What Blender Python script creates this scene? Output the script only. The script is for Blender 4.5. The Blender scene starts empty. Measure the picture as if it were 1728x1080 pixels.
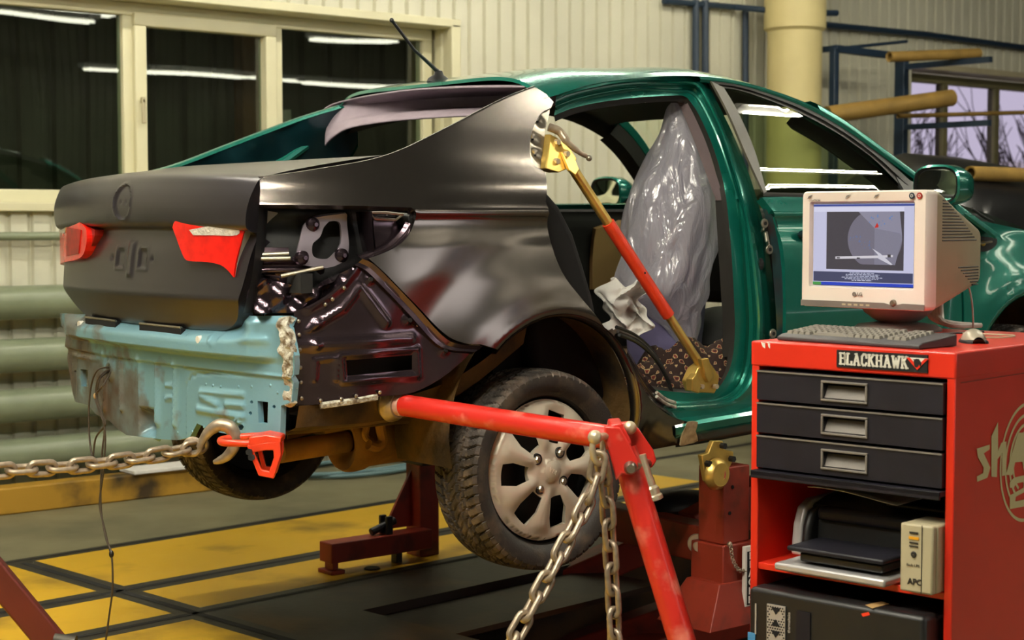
import bpy, bmesh, math, random
import numpy as np
from mathutils import Vector, Matrix
from mathutils.geometry import delaunay_2d_cdt
random.seed(7)
sc = bpy.context.scene
COL = sc.collection
PI = math.pi

# ---------------------------------------------------------------- camera, world, exposure
F_PX = 2767.0
CAM = Vector((-3.346, -4.669, 1.40))
YAW = math.atan2(0.77, 0.64)
PITCH = math.radians(3.41)
cam_d = bpy.data.cameras.new('camera')
cam = bpy.data.objects.new('camera', cam_d); COL.objects.link(cam)
cam.location = CAM
cam.rotation_euler = (PI/2 - PITCH, 0, YAW - PI/2)
cam_d.sensor_width = 36.0
cam_d.lens = 36.0*F_PX/1728.0
cam_d.clip_end = 200
cam_d.dof.use_dof = True
cam_d.dof.focus_distance = 5.0
cam_d.dof.aperture_fstop = 4.5
sc.camera = cam
vs = sc.view_settings
sc.display_settings.display_device = 'sRGB'
vs.view_transform = 'Standard'; vs.look = 'None'; vs.gamma = 1.0; vs.use_curve_mapping = False
vs.exposure = 0.0
world = bpy.data.worlds.new('world'); sc.world = world; world.use_nodes = True
bg = world.node_tree.nodes['Background']
bg.inputs[0].default_value = (0.93, 0.91, 0.90, 1); bg.inputs[1].default_value = 3.2

# ---------------------------------------------------------------- geometry helpers
Rv = Vector((math.sin(YAW), -math.cos(YAW), 0))
Fh = Vector((math.cos(YAW), math.sin(YAW), 0)); Zv = Vector((0, 0, 1))
Fv = Fh*math.cos(PITCH) - Zv*math.sin(PITCH)
Uv = Fh*math.sin(PITCH) + Zv*math.cos(PITCH)
def ray(px, py):
    return Fv + Rv*((px-864)/F_PX) + Uv*((540-py)/F_PX)
def atY(px, py, y):
    d = ray(px, py); return CAM + d*((y-CAM.y)/d.y)
def atX(px, py, x):
    d = ray(px, py); return CAM + d*((x-CAM.x)/d.x)
def atZ(px, py, z):
    d = ray(px, py); return CAM + d*((z-CAM.z)/d.z)
def atD(px, py, dep):
    return CAM + ray(px, py)*dep
def lerp(a, b, t): return a + (b-a)*t
def sstep(a, b, x):
    t = min(1.0, max(0.0, (x-a)/(b-a))); return t*t*(3-2*t)
def pchip(xs, ys):
    xs = list(xs); ys = list(ys); n = len(xs)
    d = [(ys[i+1]-ys[i])/(xs[i+1]-xs[i]) for i in range(n-1)]
    m = [d[0]] + [0 if d[i-1]*d[i] <= 0 else 2*d[i-1]*d[i]/(d[i-1]+d[i]) for i in range(1, n-1)] + [d[-1]]
    def f(x):
        if x <= xs[0]: return ys[0] + m[0]*(x-xs[0])
        if x >= xs[-1]: return ys[-1] + m[-1]*(x-xs[-1])
        i = 0
        while x > xs[i+1]: i += 1
        h = xs[i+1]-xs[i]; t = (x-xs[i])/h
        return ((1+2*t)*(1-t)**2*ys[i] + t*(1-t)**2*h*m[i] + t*t*(3-2*t)*ys[i+1] + t*t*(t-1)*h*m[i+1])
    return f
def cr(pts, n=6, closed=False):
    P = [Vector(p) for p in pts]; out = []; N = len(P)
    segs = N if closed else N-1
    for i in range(segs):
        if closed: a, b, c, d = P[i-1], P[i], P[(i+1) % N], P[(i+2) % N]
        else: a, b, c, d = P[max(i-1, 0)], P[i], P[i+1], P[min(i+2, N-1)]
        for k in range(n):
            t = k/n
            out.append(0.5*((2*b) + (c-a)*t + (2*a-5*b+4*c-d)*t*t + (3*b-a-3*c+d)*t**3))
    if not closed: out.append(P[-1])
    return out
LOCAL = [False]
def wmat(o):
    b = Matrix.Translation(o.location) @ o.rotation_euler.to_matrix().to_4x4()
    if o.parent is not None: return wmat(o.parent) @ o.matrix_parent_inverse @ b
    return b
def attach(o, parent):
    o.parent = parent          # parts are modelled in world metres unless LOCAL is set
    if not LOCAL[0]: o.matrix_parent_inverse = wmat(parent).inverted()
def linkobj(name, me, m=None, parent=None, ang=35, smooth=True):
    o = bpy.data.objects.new(name, me); COL.objects.link(o)
    if m is not None:
        for mm in (m if isinstance(m, (list, tuple)) else [m]): me.materials.append(mm)
    if parent is not None: attach(o, parent)
    if smooth and len(me.polygons):
        me.polygons.foreach_set('use_smooth', [True]*len(me.polygons))
        if ang < 180: me.set_sharp_from_angle(angle=math.radians(ang))
    return o
def tag(o, label=None, cat=None, group=None, kind=None):
    if label: o['label'] = label
    if cat: o['category'] = cat
    if group: o['group'] = group
    if kind: o['kind'] = kind
    elif cat: o['kind'] = 'thing'
    return o
def thing(name, label, cat, loc=(0, 0, 0), group=None, rz=0):
    o = bpy.data.objects.new(name, None); COL.objects.link(o)
    o.location = loc; o.rotation_euler = (0, 0, rz); o.empty_display_size = 0.05
    return tag(o, label, cat, group)
def struct(o): o['kind'] = 'structure'; return o
class MB:
    """collects shapes into one mesh"""
    def __init__(s): s.v = []; s.f = []; s.mi = []; s.cur = 0
    def add(s, vs_, fs_):
        b = len(s.v); s.v += [tuple(v) for v in vs_]
        s.f += [tuple(i+b for i in f) for f in fs_]; s.mi += [s.cur]*len(fs_); return s
    def box(s, lo, hi, M=None):
        (a, b, c), (d, e, f) = lo, hi
        V = [Vector(p) for p in ((a, b, c), (d, b, c), (d, e, c), (a, e, c), (a, b, f), (d, b, f), (d, e, f), (a, e, f))]
        if M is not None: V = [M @ v for v in V]
        return s.add(V, [(0, 3, 2, 1), (4, 5, 6, 7), (0, 1, 5, 4), (1, 2, 6, 5), (2, 3, 7, 6), (3, 0, 4, 7)])
    def beam(s, p, q, w, h, up=(0, 0, 1)):
        p, q = Vector(p), Vector(q); z = (q-p); L = z.length; z.normalize()
        x = z.cross(Vector(up))
        if x.length < 1e-5: x = z.cross(Vector((1, 0, 0)))
        x.normalize(); y = x.cross(z)
        M = Matrix((x, y, z)).transposed().to_4x4(); M.translation = p
        return s.box((-w/2, -h/2, 0), (w/2, h/2, L), M)
    def tube(s, pts, r, n=12, caps=True, closed=False):
        P = [Vector(p) for p in pts]; N = len(P)
        rr = r if isinstance(r, (list, tuple)) else [r]*N
        T = []
        for i in range(N):
            if closed: t = P[(i+1) % N]-P[i-1]
            else: t = P[min(i+1, N-1)]-P[max(i-1, 0)]
            T.append(t.normalized())
        u = T[0].orthogonal().normalized(); b = len(s.v)
        for i in range(N):
            u = (u - T[i]*u.dot(T[i])); u.normalize(); w = T[i].cross(u)
            for k in range(n):
                a = 2*PI*k/n
                s.v.append(tuple(P[i] + (u*math.cos(a)+w*math.sin(a))*rr[i]))
        R = N if closed else N-1
        for i in range(R):
            j = (i+1) % N
            for k in range(n):
                l = (k+1) % n
                s.f.append((b+i*n+k, b+i*n+l, b+j*n+l, b+j*n+k)); s.mi.append(s.cur)
        if caps and not closed:
            s.f.append(tuple(b+k for k in range(n-1, -1, -1))); s.mi.append(s.cur)
            s.f.append(tuple(b+(N-1)*n+k for k in range(n))); s.mi.append(s.cur)
        return s
    def cyl(s, p, q, r, n=20, r2=None):
        return s.tube([p, q], [r, r if r2 is None else r2], n)
    def lathe(s, prof, M=None, n=32, closed=False):
        """prof: (r, h) about local z"""
        b = len(s.v); N = len(prof)
        for r, h in prof:
            for k in range(n):
                a = 2*PI*k/n; v = Vector((r*math.cos(a), r*math.sin(a), h))
                s.v.append(tuple(M @ v if M is not None else v))
        for i in range(N if closed else N-1):
            j = (i+1) % N
            for k in range(n):
                l = (k+1) % n
                s.f.append((b+i*n+k, b+i*n+l, b+j*n+l, b+j*n+k)); s.mi.append(s.cur)
        return s
    def ball(s, c, r, M=None, n=16, m=10):
        prof = [(max(1e-5, math.sin(PI*i/m)), -math.cos(PI*i/m)) for i in range(m+1)]
        r = r if isinstance(r, (tuple, list)) else (r, r, r)
        MM = Matrix.Translation(Vector(c)) @ (M.to_4x4() if M is not None else Matrix.Identity(4)) @ Matrix.Diagonal((*r, 1))
        return s.lathe(prof, MM, n)
    def prism(s, poly, d, M=None):
        """polygon in local xy extruded 0..d along local z"""
        n = len(poly); V = [Vector((p[0], p[1], 0)) for p in poly] + [Vector((p[0], p[1], d)) for p in poly]
        if M is not None: V = [M @ v for v in V]
        F = [tuple(range(n-1, -1, -1)), tuple(range(n, 2*n))] + [(i, (i+1) % n, n+(i+1) % n, n+i) for i in range(n)]
        return s.add(V, F)
    def plate(s, pts, d):
        """planar 3-D polygon thickened by vector d"""
        n = len(pts); d = Vector(d); V = [Vector(p) for p in pts] + [Vector(p)+d for p in pts]
        F = [tuple(range(n-1, -1, -1)), tuple(range(n, 2*n))] + [(i, (i+1) % n, n+(i+1) % n, n+i) for i in range(n)]
        return s.add(V, F)
    def grid(s, rows, closed_u=False):
        b = len(s.v); m = len(rows[0])
        for r in rows: s.v += [tuple(p) for p in r]
        for i in range(len(rows)-1):
            for j in range(m if closed_u else m-1):
                k = (j+1) % m
                s.f.append((b+i*m+j, b+i*m+k, b+(i+1)*m+k, b+(i+1)*m+j)); s.mi.append(s.cur)
        return s
    def build(s, name, m, parent=None, ang=35, bevel=0, seg=2, solid=0, fix=True, sub=0):
        me = bpy.data.meshes.new(name); me.from_pydata(s.v, [], s.f); me.update()
        if any(s.mi): me.polygons.foreach_set('material_index', s.mi)
        if fix:
            bm = bmesh.new(); bm.from_mesh(me); bmesh.ops.recalc_face_normals(bm, faces=bm.faces[:]); bm.to_mesh(me); bm.free()
        o = linkobj(name, me, m, parent, ang)
        if solid:
            k = o.modifiers.new('thickness', 'SOLIDIFY'); k.thickness = solid; k.offset = 0
        if bevel:
            k = o.modifiers.new('edges', 'BEVEL'); k.width = bevel; k.segments = seg; k.limit_method = 'ANGLE'; k.angle_limit = math.radians(40); k.harden_normals = False
        if sub:
            k = o.modifiers.new('smooth', 'SUBSURF'); k.levels = sub; k.render_levels = sub
        return o
def dens(poly, h):
    out = []; N = len(poly)
    for i in range(N):
        a = Vector(poly[i]).to_2d(); b = Vector(poly[(i+1) % N]).to_2d()
        k = max(1, int(math.ceil((b-a).length/h)))
        for j in range(k): out.append(a.lerp(b, j/k))
    return out
def inpoly(px, py, poly):
    ins = np.zeros(px.shape, bool); n = len(poly); j = n-1
    for i in range(n):
        xi, yi = poly[i][0], poly[i][1]; xj, yj = poly[j][0], poly[j][1]
        c = ((yi > py) != (yj > py)) & (px < (xj-xi)*(py-yi)/((yj-yi) or 1e-12)+xi)
        ins ^= c; j = i
    return ins
def surf(name, outline, fn, m, parent=None, h=0.02, holes=(), rim=0.012, out=None, build=True, edge_h=None):
    """sheet panel: outline (u,v) filled with an even triangle net on the surface fn(u,v), hemmed edge of depth rim"""
    eh = edge_h or h
    loops = [dens(outline, eh)] + [dens(q, eh) for q in holes]
    allb = np.array([(p.x, p.y) for L in loops for p in L])
    lo = allb.min(0); hi = allb.max(0)
    gx = np.arange(lo[0]+h*0.5, hi[0], h); gy = np.arange(lo[1]+h*0.5, hi[1], h*0.87)
    X, Y = np.meshgrid(gx, gy); X[1::2] += h/2
    X = X.ravel(); Y = Y.ravel(); ok = inpoly(X, Y, loops[0])
    for L in loops[1:]: ok &= ~inpoly(X, Y, L)
    X, Y = X[ok], Y[ok]
    if len(X):
        d = np.sqrt(((X[:, None]-allb[None, :, 0])**2 + (Y[:, None]-allb[None, :, 1])**2).min(1))
        X, Y = X[d > 0.55*min(h, eh)], Y[d > 0.55*min(h, eh)]
    vv = [Vector((float(a), float(b))) for a, b in allb] + [Vector((float(a), float(b))) for a, b in zip(X, Y)]
    E = []; b = 0
    for L in loops:
        n = len(L); E += [(b+i, b+(i+1) % n) for i in range(n)]; b += n
    V2, E2, F2, ov, oe, of = delaunay_2d_cdt(vv, E, [], 0, 1e-7)
    C = np.array([[(V2[f[0]].x+V2[f[1]].x+V2[f[2]].x)/3, (V2[f[0]].y+V2[f[1]].y+V2[f[2]].y)/3] for f in F2])
    keep = inpoly(C[:, 0], C[:, 1], loops[0])
    for L in loops[1:]: keep &= ~inpoly(C[:, 0], C[:, 1], L)
    F2 = [f for f, k in zip(F2, keep) if k]
    P = [Vector(fn(v.x, v.y)) for v in V2]; e = 1e-3; Nn = []
    for v, p in zip(V2, P):
        n = (Vector(fn(v.x+e, v.y))-Vector(fn(v.x-e, v.y))).cross(Vector(fn(v.x, v.y+e))-Vector(fn(v.x, v.y-e)))
        n.normalize()
        Nn.append(n)
    if out is not None:
        o3 = Vector(out); s = sum(n.dot(o3) for n in Nn)
        if s < 0: Nn = [-n for n in Nn]
    faces = []
    for f in F2:
        g = (P[f[1]]-P[f[0]]).cross(P[f[2]]-P[f[0]])
        nn = Nn[f[0]]+Nn[f[1]]+Nn[f[2]]
        faces.append(tuple(f) if g.dot(nn) >= 0 else (f[0], f[2], f[1]))
    nf = len(faces); verts = list(P)
    cnt = {}
    for f in faces:
        for i in range(3):
            a, b2 = f[i], f[(i+1) % 3]; cnt[(a, b2)] = cnt.get((a, b2), 0)+1
    if rim:
        low = {}
        for (a, b2) in cnt:
            if (b2, a) not in cnt:
                for q in (a, b2):
                    if q not in low: low[q] = len(verts); verts.append(P[q]-Nn[q]*rim)
                faces.append((b2, a, low[a], low[b2]))
    me = bpy.data.meshes.new(name); me.from_pydata([tuple(v) for v in verts], [], faces)
    me.polygons.foreach_set('use_smooth', [True]*len(me.polygons))
    cn = []
    for k, p in enumerate(me.polygons):
        for li in p.loop_indices:
            vi = me.loops[li].vertex_index
            cn.append(tuple(Nn[vi]) if k < nf else tuple(p.normal))
    me.normals_split_custom_set(cn)
    return linkobj(name, me, m, parent, smooth=False)
def loft(name, rails, m, parent=None, n=8, ang=50, solid=0, build=True, sub=3, mb=None):
    """rails: lists of 3-D points with matching keys; smooth along the keys, sub steps between rails"""
    R = [cr(r, n) for r in rails]; rows = []
    for i in range(len(R)-1):
        for k in range(sub):
            rows.append([a.lerp(b, k/sub) for a, b in zip(R[i], R[i+1])])
    rows.append(R[-1])
    q = mb or MB(); q.grid(rows)
    if mb: return mb
    return q.build(name, m, parent, ang, solid=solid)
def copy_tree(o, parent=None):
    c = o.copy(); COL.objects.link(c)
    if parent is not None: c.parent = parent
    for ch in list(o.children): copy_tree(ch, c)
    return c

def textmesh(name, curve, m, parent, MW):
    t = bpy.data.objects.new('tmp_text', curve); COL.objects.link(t)
    dg = bpy.context.evaluated_depsgraph_get(); me = bpy.data.meshes.new_from_object(t.evaluated_get(dg))
    bpy.data.objects.remove(t); me.transform(MW); me.materials.clear()
    return linkobj(name, me, m, parent, 30)
def text(name, body, size, m, parent, MW, ext=.001, align='LEFT', bold=0.0, spacing=1.0, sx=1.0):
    c = bpy.data.curves.new(name, 'FONT'); c.body = body; c.size = size; c.extrude = ext; c.align_x = align; c.align_y = 'CENTER'; c.offset = bold; c.space_character = spacing
    return textmesh(name, c, m, parent, MW @ Matrix.Diagonal((sx, 1, 1, 1)))
# ---------------------------------------------------------------- materials
def lin(c): return tuple((x/255/12.92 if x/255 <= 0.04045 else ((x/255+0.055)/1.055)**2.4) for x in c) + (1,)
def mat(name, rgb, rough=0.5, metal=0.0, var=0.0, scale=8, bump=0.0, bscale=60, coat=0.0, rgb2=None, trans=0, spec=None, emit=None, estr=1, mask=(0.45, 0.65), coat_r=0.06, detail=6, vr=0.0):
    m = bpy.data.materials.new(name); m.use_nodes = True; nt = m.node_tree; N = nt.nodes; L = nt.links
    b = N['Principled BSDF']; c = lin(rgb)
    b.inputs['Base Color'].default_value = c; b.inputs['Roughness'].default_value = rough; b.inputs['Metallic'].default_value = metal
    if coat: b.inputs['Coat Weight'].default_value = coat; b.inputs['Coat Roughness'].default_value = coat_r
    if spec is not None: b.inputs['Specular IOR Level'].default_value = spec
    if trans: b.inputs['Transmission Weight'].default_value = trans
    tc = None
    if var or bump or rgb2 or vr:
        tc = N.new('ShaderNodeTexCoord')
    if var or rgb2 or vr:
        nz = N.new('ShaderNodeTexNoise'); nz.inputs['Scale'].default_value = scale; nz.inputs['Detail'].default_value = detail
        L.new(tc.outputs['Object'], nz.inputs['Vector'])
        rp = N.new('ShaderNodeValToRGB'); L.new(nz.outputs['Fac'], rp.inputs['Fac'])
        if rgb2:
            rp.color_ramp.elements[0].position = mask[0]; rp.color_ramp.elements[1].position = mask[1]
            rp.color_ramp.elements[0].color = c; rp.color_ramp.elements[1].color = lin(rgb2)
        else:
            rp.color_ramp.elements[0].position = 0.3; rp.color_ramp.elements[1].position = 0.7
            rp.color_ramp.elements[0].color = tuple(x*(1-var) for x in c[:3])+(1,)
            rp.color_ramp.elements[1].color = tuple(min(1, x*(1+var)) for x in c[:3])+(1,)
        L.new(rp.outputs['Color'], b.inputs['Base Color'])
        if vr:
            mr = N.new('ShaderNodeMapRange'); L.new(nz.outputs['Fac'], mr.inputs['Value'])
            mr.inputs['From Min'].default_value = 0.3; mr.inputs['From Max'].default_value = 0.7
            mr.inputs['To Min'].default_value = max(0.03, rough-vr); mr.inputs['To Max'].default_value = rough+vr
            L.new(mr.outputs['Result'], b.inputs['Roughness'])
    if bump:
        n2 = N.new('ShaderNodeTexNoise'); n2.inputs['Scale'].default_value = bscale; n2.inputs['Detail'].default_value = 5
        L.new(tc.outputs['Object'], n2.inputs['Vector'])
        bp = N.new('ShaderNodeBump'); bp.inputs['Strength'].default_value = bump; bp.inputs['Distance'].default_value = 0.01
        L.new(n2.outputs['Fac'], bp.inputs['Height']); L.new(bp.outputs['Normal'], b.inputs['Normal'])
    if emit is not None:
        b.inputs['Emission Color'].default_value = lin(emit); b.inputs['Emission Strength'].default_value = estr
    return m
M = {}
M['wall'] = mat('wall_cladding', (198, 195, 174), 0.45, 0, 0.10, 1.5)
M['wallwood'] = mat('frame_plastic', (206, 201, 168), 0.4, 0, 0.06, 3)
M['ceil'] = mat('ceiling_paint', (64, 62, 54), 0.8)
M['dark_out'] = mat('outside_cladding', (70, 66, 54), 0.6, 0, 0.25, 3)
M['pipe'] = mat('pipe_paint', (120, 128, 104), 0.32, 0, 0.12, 6)
M['conduit'] = mat('conduit_blue', (26, 44, 62), 0.45)
M['column'] = mat('column_plaster', (205, 190, 135), 0.55, 0, 0.08, 3)
M['tubes'] = mat('cardboard', (142, 112, 52), 0.6, 0, 0.2, 8)
M['primer'] = mat('black_primer', (112, 106, 102), 0.21, 0.96, 0.04, 2)
M['primer2'] = mat('black_primer_gloss', (88, 74, 82), 0.19, 0.9, 0.15, 9)
M['lid'] = mat('primer_matt', (63, 59, 65), 0.38, 0.75, 0.05, 3, coat=0.6, coat_r=0.3)
M['teal'] = mat('teal_paint', (22, 122, 106), 0.25, 0.5, 0.05, 20, coat=0.9)
M['teal_in'] = mat('teal_inner_paint', (26, 110, 96), 0.3, 0.3, 0.15, 15, coat=0.5)
M['teal_shaded'] = mat('teal_shaded_paint', (12, 50, 56), 0.3, 0.3, 0.2, 9, coat=0.5)  # body teal with the shade of edges and inner faces put into the colour
M['blue'] = mat('bare_blue_paint', (130, 176, 192), 0.25, 0.25, 0, 5, rgb2=(100, 84, 72), mask=(0.56, 0.74), bump=0.12, bscale=30)
M['seal'] = mat('sealant', (196, 192, 176), 0.8, 0, 0, 40, rgb2=(120, 104, 84), mask=(0.48, 0.62), bump=0.8, bscale=120)
M['black'] = mat('black_plastic', (22, 22, 23), 0.45)
M['trim'] = mat('black_trim', (40, 38, 34), 0.55, 0, 0.08, 20)
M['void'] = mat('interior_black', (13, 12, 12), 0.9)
M['liner'] = mat('headliner_fabric', (150, 136, 146), 0.9, 0, 0.06, 30)
M['tan'] = mat('tan_trim', (176, 142, 92), 0.6)
M['rubber'] = mat('tyre_rubber', (44, 41, 38), 0.62, 0, 0, 14, rgb2=(92, 80, 66), mask=(0.50, 0.78), bump=0.15, bscale=160)
M['tread'] = mat('lit_dusty_tread', (60, 54, 50), 0.62, 0, 0, 18, rgb2=(118, 104, 92), mask=(0.46, 0.74), bump=0.25, bscale=200)  # dusty rubber, lightened further to carry the lamp light on the tread
M['alloy'] = mat('silver_plastic', (206, 196, 178), 0.36, 0.3, 0.05, 6)
M['steel'] = mat('steel', (168, 160, 146), 0.3, 0.9, 0.15, 20)
M['dirt_steel'] = mat('dirty_steel', (168, 152, 132), 0.4, 0.7, 0.25, 40)
M['under'] = mat('underbody_mud', (92, 66, 24), 0.8, 0, 0, 6, rgb2=(34, 24, 12), mask=(0.40, 0.66), bump=0.4, bscale=40)
M['axle'] = mat('yellow_lit_axle', (156, 112, 38), 0.65, 0.1, 0, 5, rgb2=(66, 44, 16), mask=(0.40, 0.72), bump=0.2, bscale=30)  # yellow light on the exhaust is put into this mottled colour
M['red'] = mat('red_paint', (206, 44, 34), 0.34, 0.0, 0, 14, rgb2=(226, 124, 104), mask=(0.54, 0.74), coat=0.25)
M['redf'] = mat('red_cart_paint', (216, 44, 24), 0.38, 0, 0.08, 4, coat=0.2)
M['orange'] = mat('orange_clamp_paint', (226, 62, 30), 0.35, 0, 0.12, 20, coat=0.3)
M['rust'] = mat('dark_red_paint', (138, 44, 24), 0.48, 0.0, 0, 7, rgb2=(66, 28, 16), mask=(0.50, 0.74))
M['darkred'] = mat('dark_red_steel', (84, 26, 18), 0.5, 0, 0.2, 7)  # the tower leg's own dark red
M['gold'] = mat('zinc_yellow_steel', (214, 180, 96), 0.33, 0.75, 0.2, 12)
M['glass'] = mat('clear_glass', (235, 245, 235), 0.0, 0, trans=1.0)
M['lampred'] = mat('lamp_red', (222, 26, 14), 0.25, 0.0, 0.16, 30, coat=0.25, coat_r=0.12)
M['lampdark'] = mat('lamp_dark_red', (150, 24, 12), 0.45, 0, 0.3, 30)
M['lampclear'] = mat('lamp_clear', (232, 226, 216), 0.15, 0.4, 0.2, 60, bump=0.5, bscale=120)
M['lampgrey'] = mat('lamp_housing', (150, 146, 138), 0.55)
M['cream'] = mat('cream_plastic', (224, 214, 204), 0.42, 0, 0.04, 6)
M['creamd'] = mat('beige_plastic', (176, 166, 136), 0.5, 0, 0.06, 8)
M['grey'] = mat('grey_plastic', (112, 106, 100), 0.5, 0, 0.08, 10)
M['drawer'] = mat('drawer_black', (26, 25, 33), 0.5, 0.0, 0.22, 9, spec=0.3)
M['paper'] = mat('paper', (226, 222, 216), 0.8, 0, 0.04, 30)
M['cartcream'] = mat('cream_decal', (214, 200, 150), 0.5)
M['white'] = mat('white_print', (225, 222, 210), 0.5)
M['lampcase'] = mat('lamp_case', (200, 200, 195), 0.5)
for k_, e_ in (('wall', 95), ('key', 230), ('far', 10)):
    M['tube_'+k_] = mat('fluorescent_tube', (255, 250, 220), 0.5, emit=(255, 249, 230), estr=e_)
def dirty_blue():
    m = M['blue']; nt = m.node_tree; N = nt.nodes; L = nt.links
    rp = [n for n in N if n.type == 'VALTORGB'][0]; nz = [n for n in N if n.type == 'TEX_NOISE'][0]; tc = [n for n in N if n.type == 'TEX_COORD'][0]
    sx = N.new('ShaderNodeSeparateXYZ'); L.new(tc.outputs['Object'], sx.inputs[0])
    ma = N.new('ShaderNodeMath'); ma.operation = 'MULTIPLY_ADD'; ma.inputs[1].default_value = .30; L.new(sx.outputs['Y'], ma.inputs[0])
    mz = N.new('ShaderNodeMath'); mz.operation = 'MULTIPLY_ADD'; mz.inputs[1].default_value = -.55; mz.inputs[2].default_value = .52; L.new(sx.outputs['Z'], mz.inputs[0])
    ad = N.new('ShaderNodeMath'); ad.operation = 'ADD'; L.new(mz.outputs[0], ad.inputs[1]); L.new(nz.outputs['Fac'], ad.inputs[0]); L.new(ad.outputs[0], ma.inputs[2])
    L.new(ma.outputs[0], rp.inputs['Fac']); rp.color_ramp.elements[0].position = .54; rp.color_ramp.elements[1].position = .80
    e = rp.color_ramp.elements.new(.62); e.color = lin((118, 128, 126))
    nz.inputs['Scale'].default_value = 6; nz.inputs['Detail'].default_value = 8
dirty_blue()
def thin_glass(name, tint, refl=1.0, opac=0.0):
    m = bpy.data.materials.new(name); m.use_nodes = True; nt = m.node_tree; N = nt.nodes; L = nt.links
    for n in list(N): N.remove(n)
    o = N.new('ShaderNodeOutputMaterial'); mx = N.new('ShaderNodeMixShader'); t = N.new('ShaderNodeBsdfTransparent'); g = N.new('ShaderNodeBsdfGlossy')
    fr = N.new('ShaderNodeFresnel'); ge = N.new('ShaderNodeNewGeometry'); io = N.new('ShaderNodeMath'); io.operation = 'MULTIPLY_ADD'; io.inputs[1].default_value = 1/1.5-1.5; io.inputs[2].default_value = 1.5
    L.new(ge.outputs['Backfacing'], io.inputs[0]); L.new(io.outputs[0], fr.inputs['IOR'])
    mu = N.new('ShaderNodeMath'); mu.operation = 'MULTIPLY_ADD'; mu.inputs[1].default_value = refl; mu.inputs[2].default_value = opac; mu.use_clamp = True
    t.inputs['Color'].default_value = lin(tint); g.inputs['Roughness'].default_value = 0.0; g.inputs['Color'].default_value = (1, 1, 1, 1)
    L.new(fr.outputs[0], mu.inputs[0]); L.new(mu.outputs[0], mx.inputs[0]); L.new(t.outputs[0], mx.inputs[1]); L.new(g.outputs[0], mx.inputs[2]); L.new(mx.outputs[0], o.inputs[0])
    return m
M['pane'] = thin_glass('window_glass', (215, 225, 215), 1.7)
M['screenglass'] = thin_glass('windscreen_glass', (232, 240, 226), 0.7)
M['carglass'] = thin_glass('car_glass', (206, 222, 188), 2.0)
def wavy(m, scale, strength):
    nt = m.node_tree; N = nt.nodes; L = nt.links
    tc = N.new('ShaderNodeTexCoord'); nz = N.new('ShaderNodeTexNoise'); nz.inputs['Scale'].default_value = scale; nz.inputs['Detail'].default_value = 0
    bp = N.new('ShaderNodeBump'); bp.inputs['Strength'].default_value = strength; bp.inputs['Distance'].default_value = 0.02
    L.new(tc.outputs['Object'], nz.inputs['Vector']); L.new(nz.outputs['Fac'], bp.inputs['Height'])
    for n in N:
        if n.type == 'BSDF_GLOSSY': L.new(bp.outputs['Normal'], n.inputs['Normal'])
wavy(M['pane'], 1.1, 0.22)
# ================================================================ the setting
WY = 3.30
PHI = math.atan(0.1); cP, sP = math.cos(PHI), math.sin(PHI)
def uv2w(u, v, z=0.0): return (u*cP - v*sP, u*sP + v*cP, z)
# ---- floor: concrete, worn yellow paint between the anchor rails, a pit for the lift
M['conc'] = mat('concrete', (120, 114, 86), 0.55, 0, 0, 1.6, rgb2=(92, 88, 66), mask=(0.40, 0.70), bump=0.05, bscale=20, vr=0.1)
M['yellow'] = mat('yellow_floor_paint', (206, 162, 30), 0.42, 0, 0, 1.9, rgb2=(70, 52, 18), mask=(0.53, 0.76), bump=0.05, bscale=30, vr=0.08)
M['brownf'] = mat('stained_floor', (40, 27, 12), 0.5, 0, 0, 2.2, rgb2=(98, 66, 20), mask=(0.50, 0.78), bump=0.08, bscale=30)
M['rail'] = mat('anchor_rail_steel', (52, 48, 40), 0.5, 0.4, 0.25, 6)
M['slot'] = mat('rail_slot', (10, 9, 8), 0.8)
ub = [-9, -0.51, -0.39, 0.0, 3.2, 17]; vb = [-8.6, -1.6, 0.18, 0.505, 0.635, 1.01, 1.14, 1.81, 1.89, 3.6]
mb = MB()
for i in range(len(ub)-1):
    for j in range(len(vb)-1):
        u0, u1, v0, v1 = ub[i], ub[i+1], vb[j], vb[j+1]
        if ub[i] == 0.0 and vb[j] == -1.6: continue
        rail = (u1-u0) < 0.13 and v0 < 1.8 or abs(v1-v0) < 0.14
        k = 0
        if rail and (v0 >= 0.5 or i == 1) and v0 > -2: k = 3
        elif v0 >= 1.8: k = 0
        elif v0 >= 0.6: k = 1
        elif i == 0 and v0 > -2: k = 1
        elif v0 > -2: k = 2
        if i == 4 and v0 < 1.8: k = 0
        mb.cur = k
        mb.add([uv2w(u0, v0), uv2w(u1, v0), uv2w(u1, v1), uv2w(u0, v1)], [(0, 1, 2, 3)])
mb.cur = 4
for v in (0.57, 1.075, 1.85):
    if v != 1.85: mb.add([uv2w(-9, v-.014, .0015), uv2w(3.2, v-.014, .0015), uv2w(3.2, v+.014, .0015), uv2w(-9, v+.014, .0015)], [(0, 1, 2, 3)])
    else: mb.add([uv2w(-9, v-.008, .0015), uv2w(8, v-.008, .0015), uv2w(8, v+.008, .0015), uv2w(-9, v+.008, .0015)], [(0, 1, 2, 3)])
mb.add([uv2w(-.466, -1.5, .0015), uv2w(-.434, -1.5, .0015), uv2w(-.434, 1.8, .0015), uv2w(-.466, 1.8, .0015)], [(0, 1, 2, 3)])
mb.cur = 2   # pit walls and bottom
c = [uv2w(0, -1.6), uv2w(3.2, -1.6), uv2w(3.2, .18), uv2w(0, .18)]; cb = [(x, y, -.55) for x, y, z in c]
mb.add(c+cb, [(0, 1, 5, 4), (1, 2, 6, 5), (2, 3, 7, 6), (3, 0, 4, 7), (4, 5, 6, 7)])
struct(mb.build('floor', [M['conc'], M['yellow'], M['brownf'], M['rail'], M['slot']], fix=False, ang=20))
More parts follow.
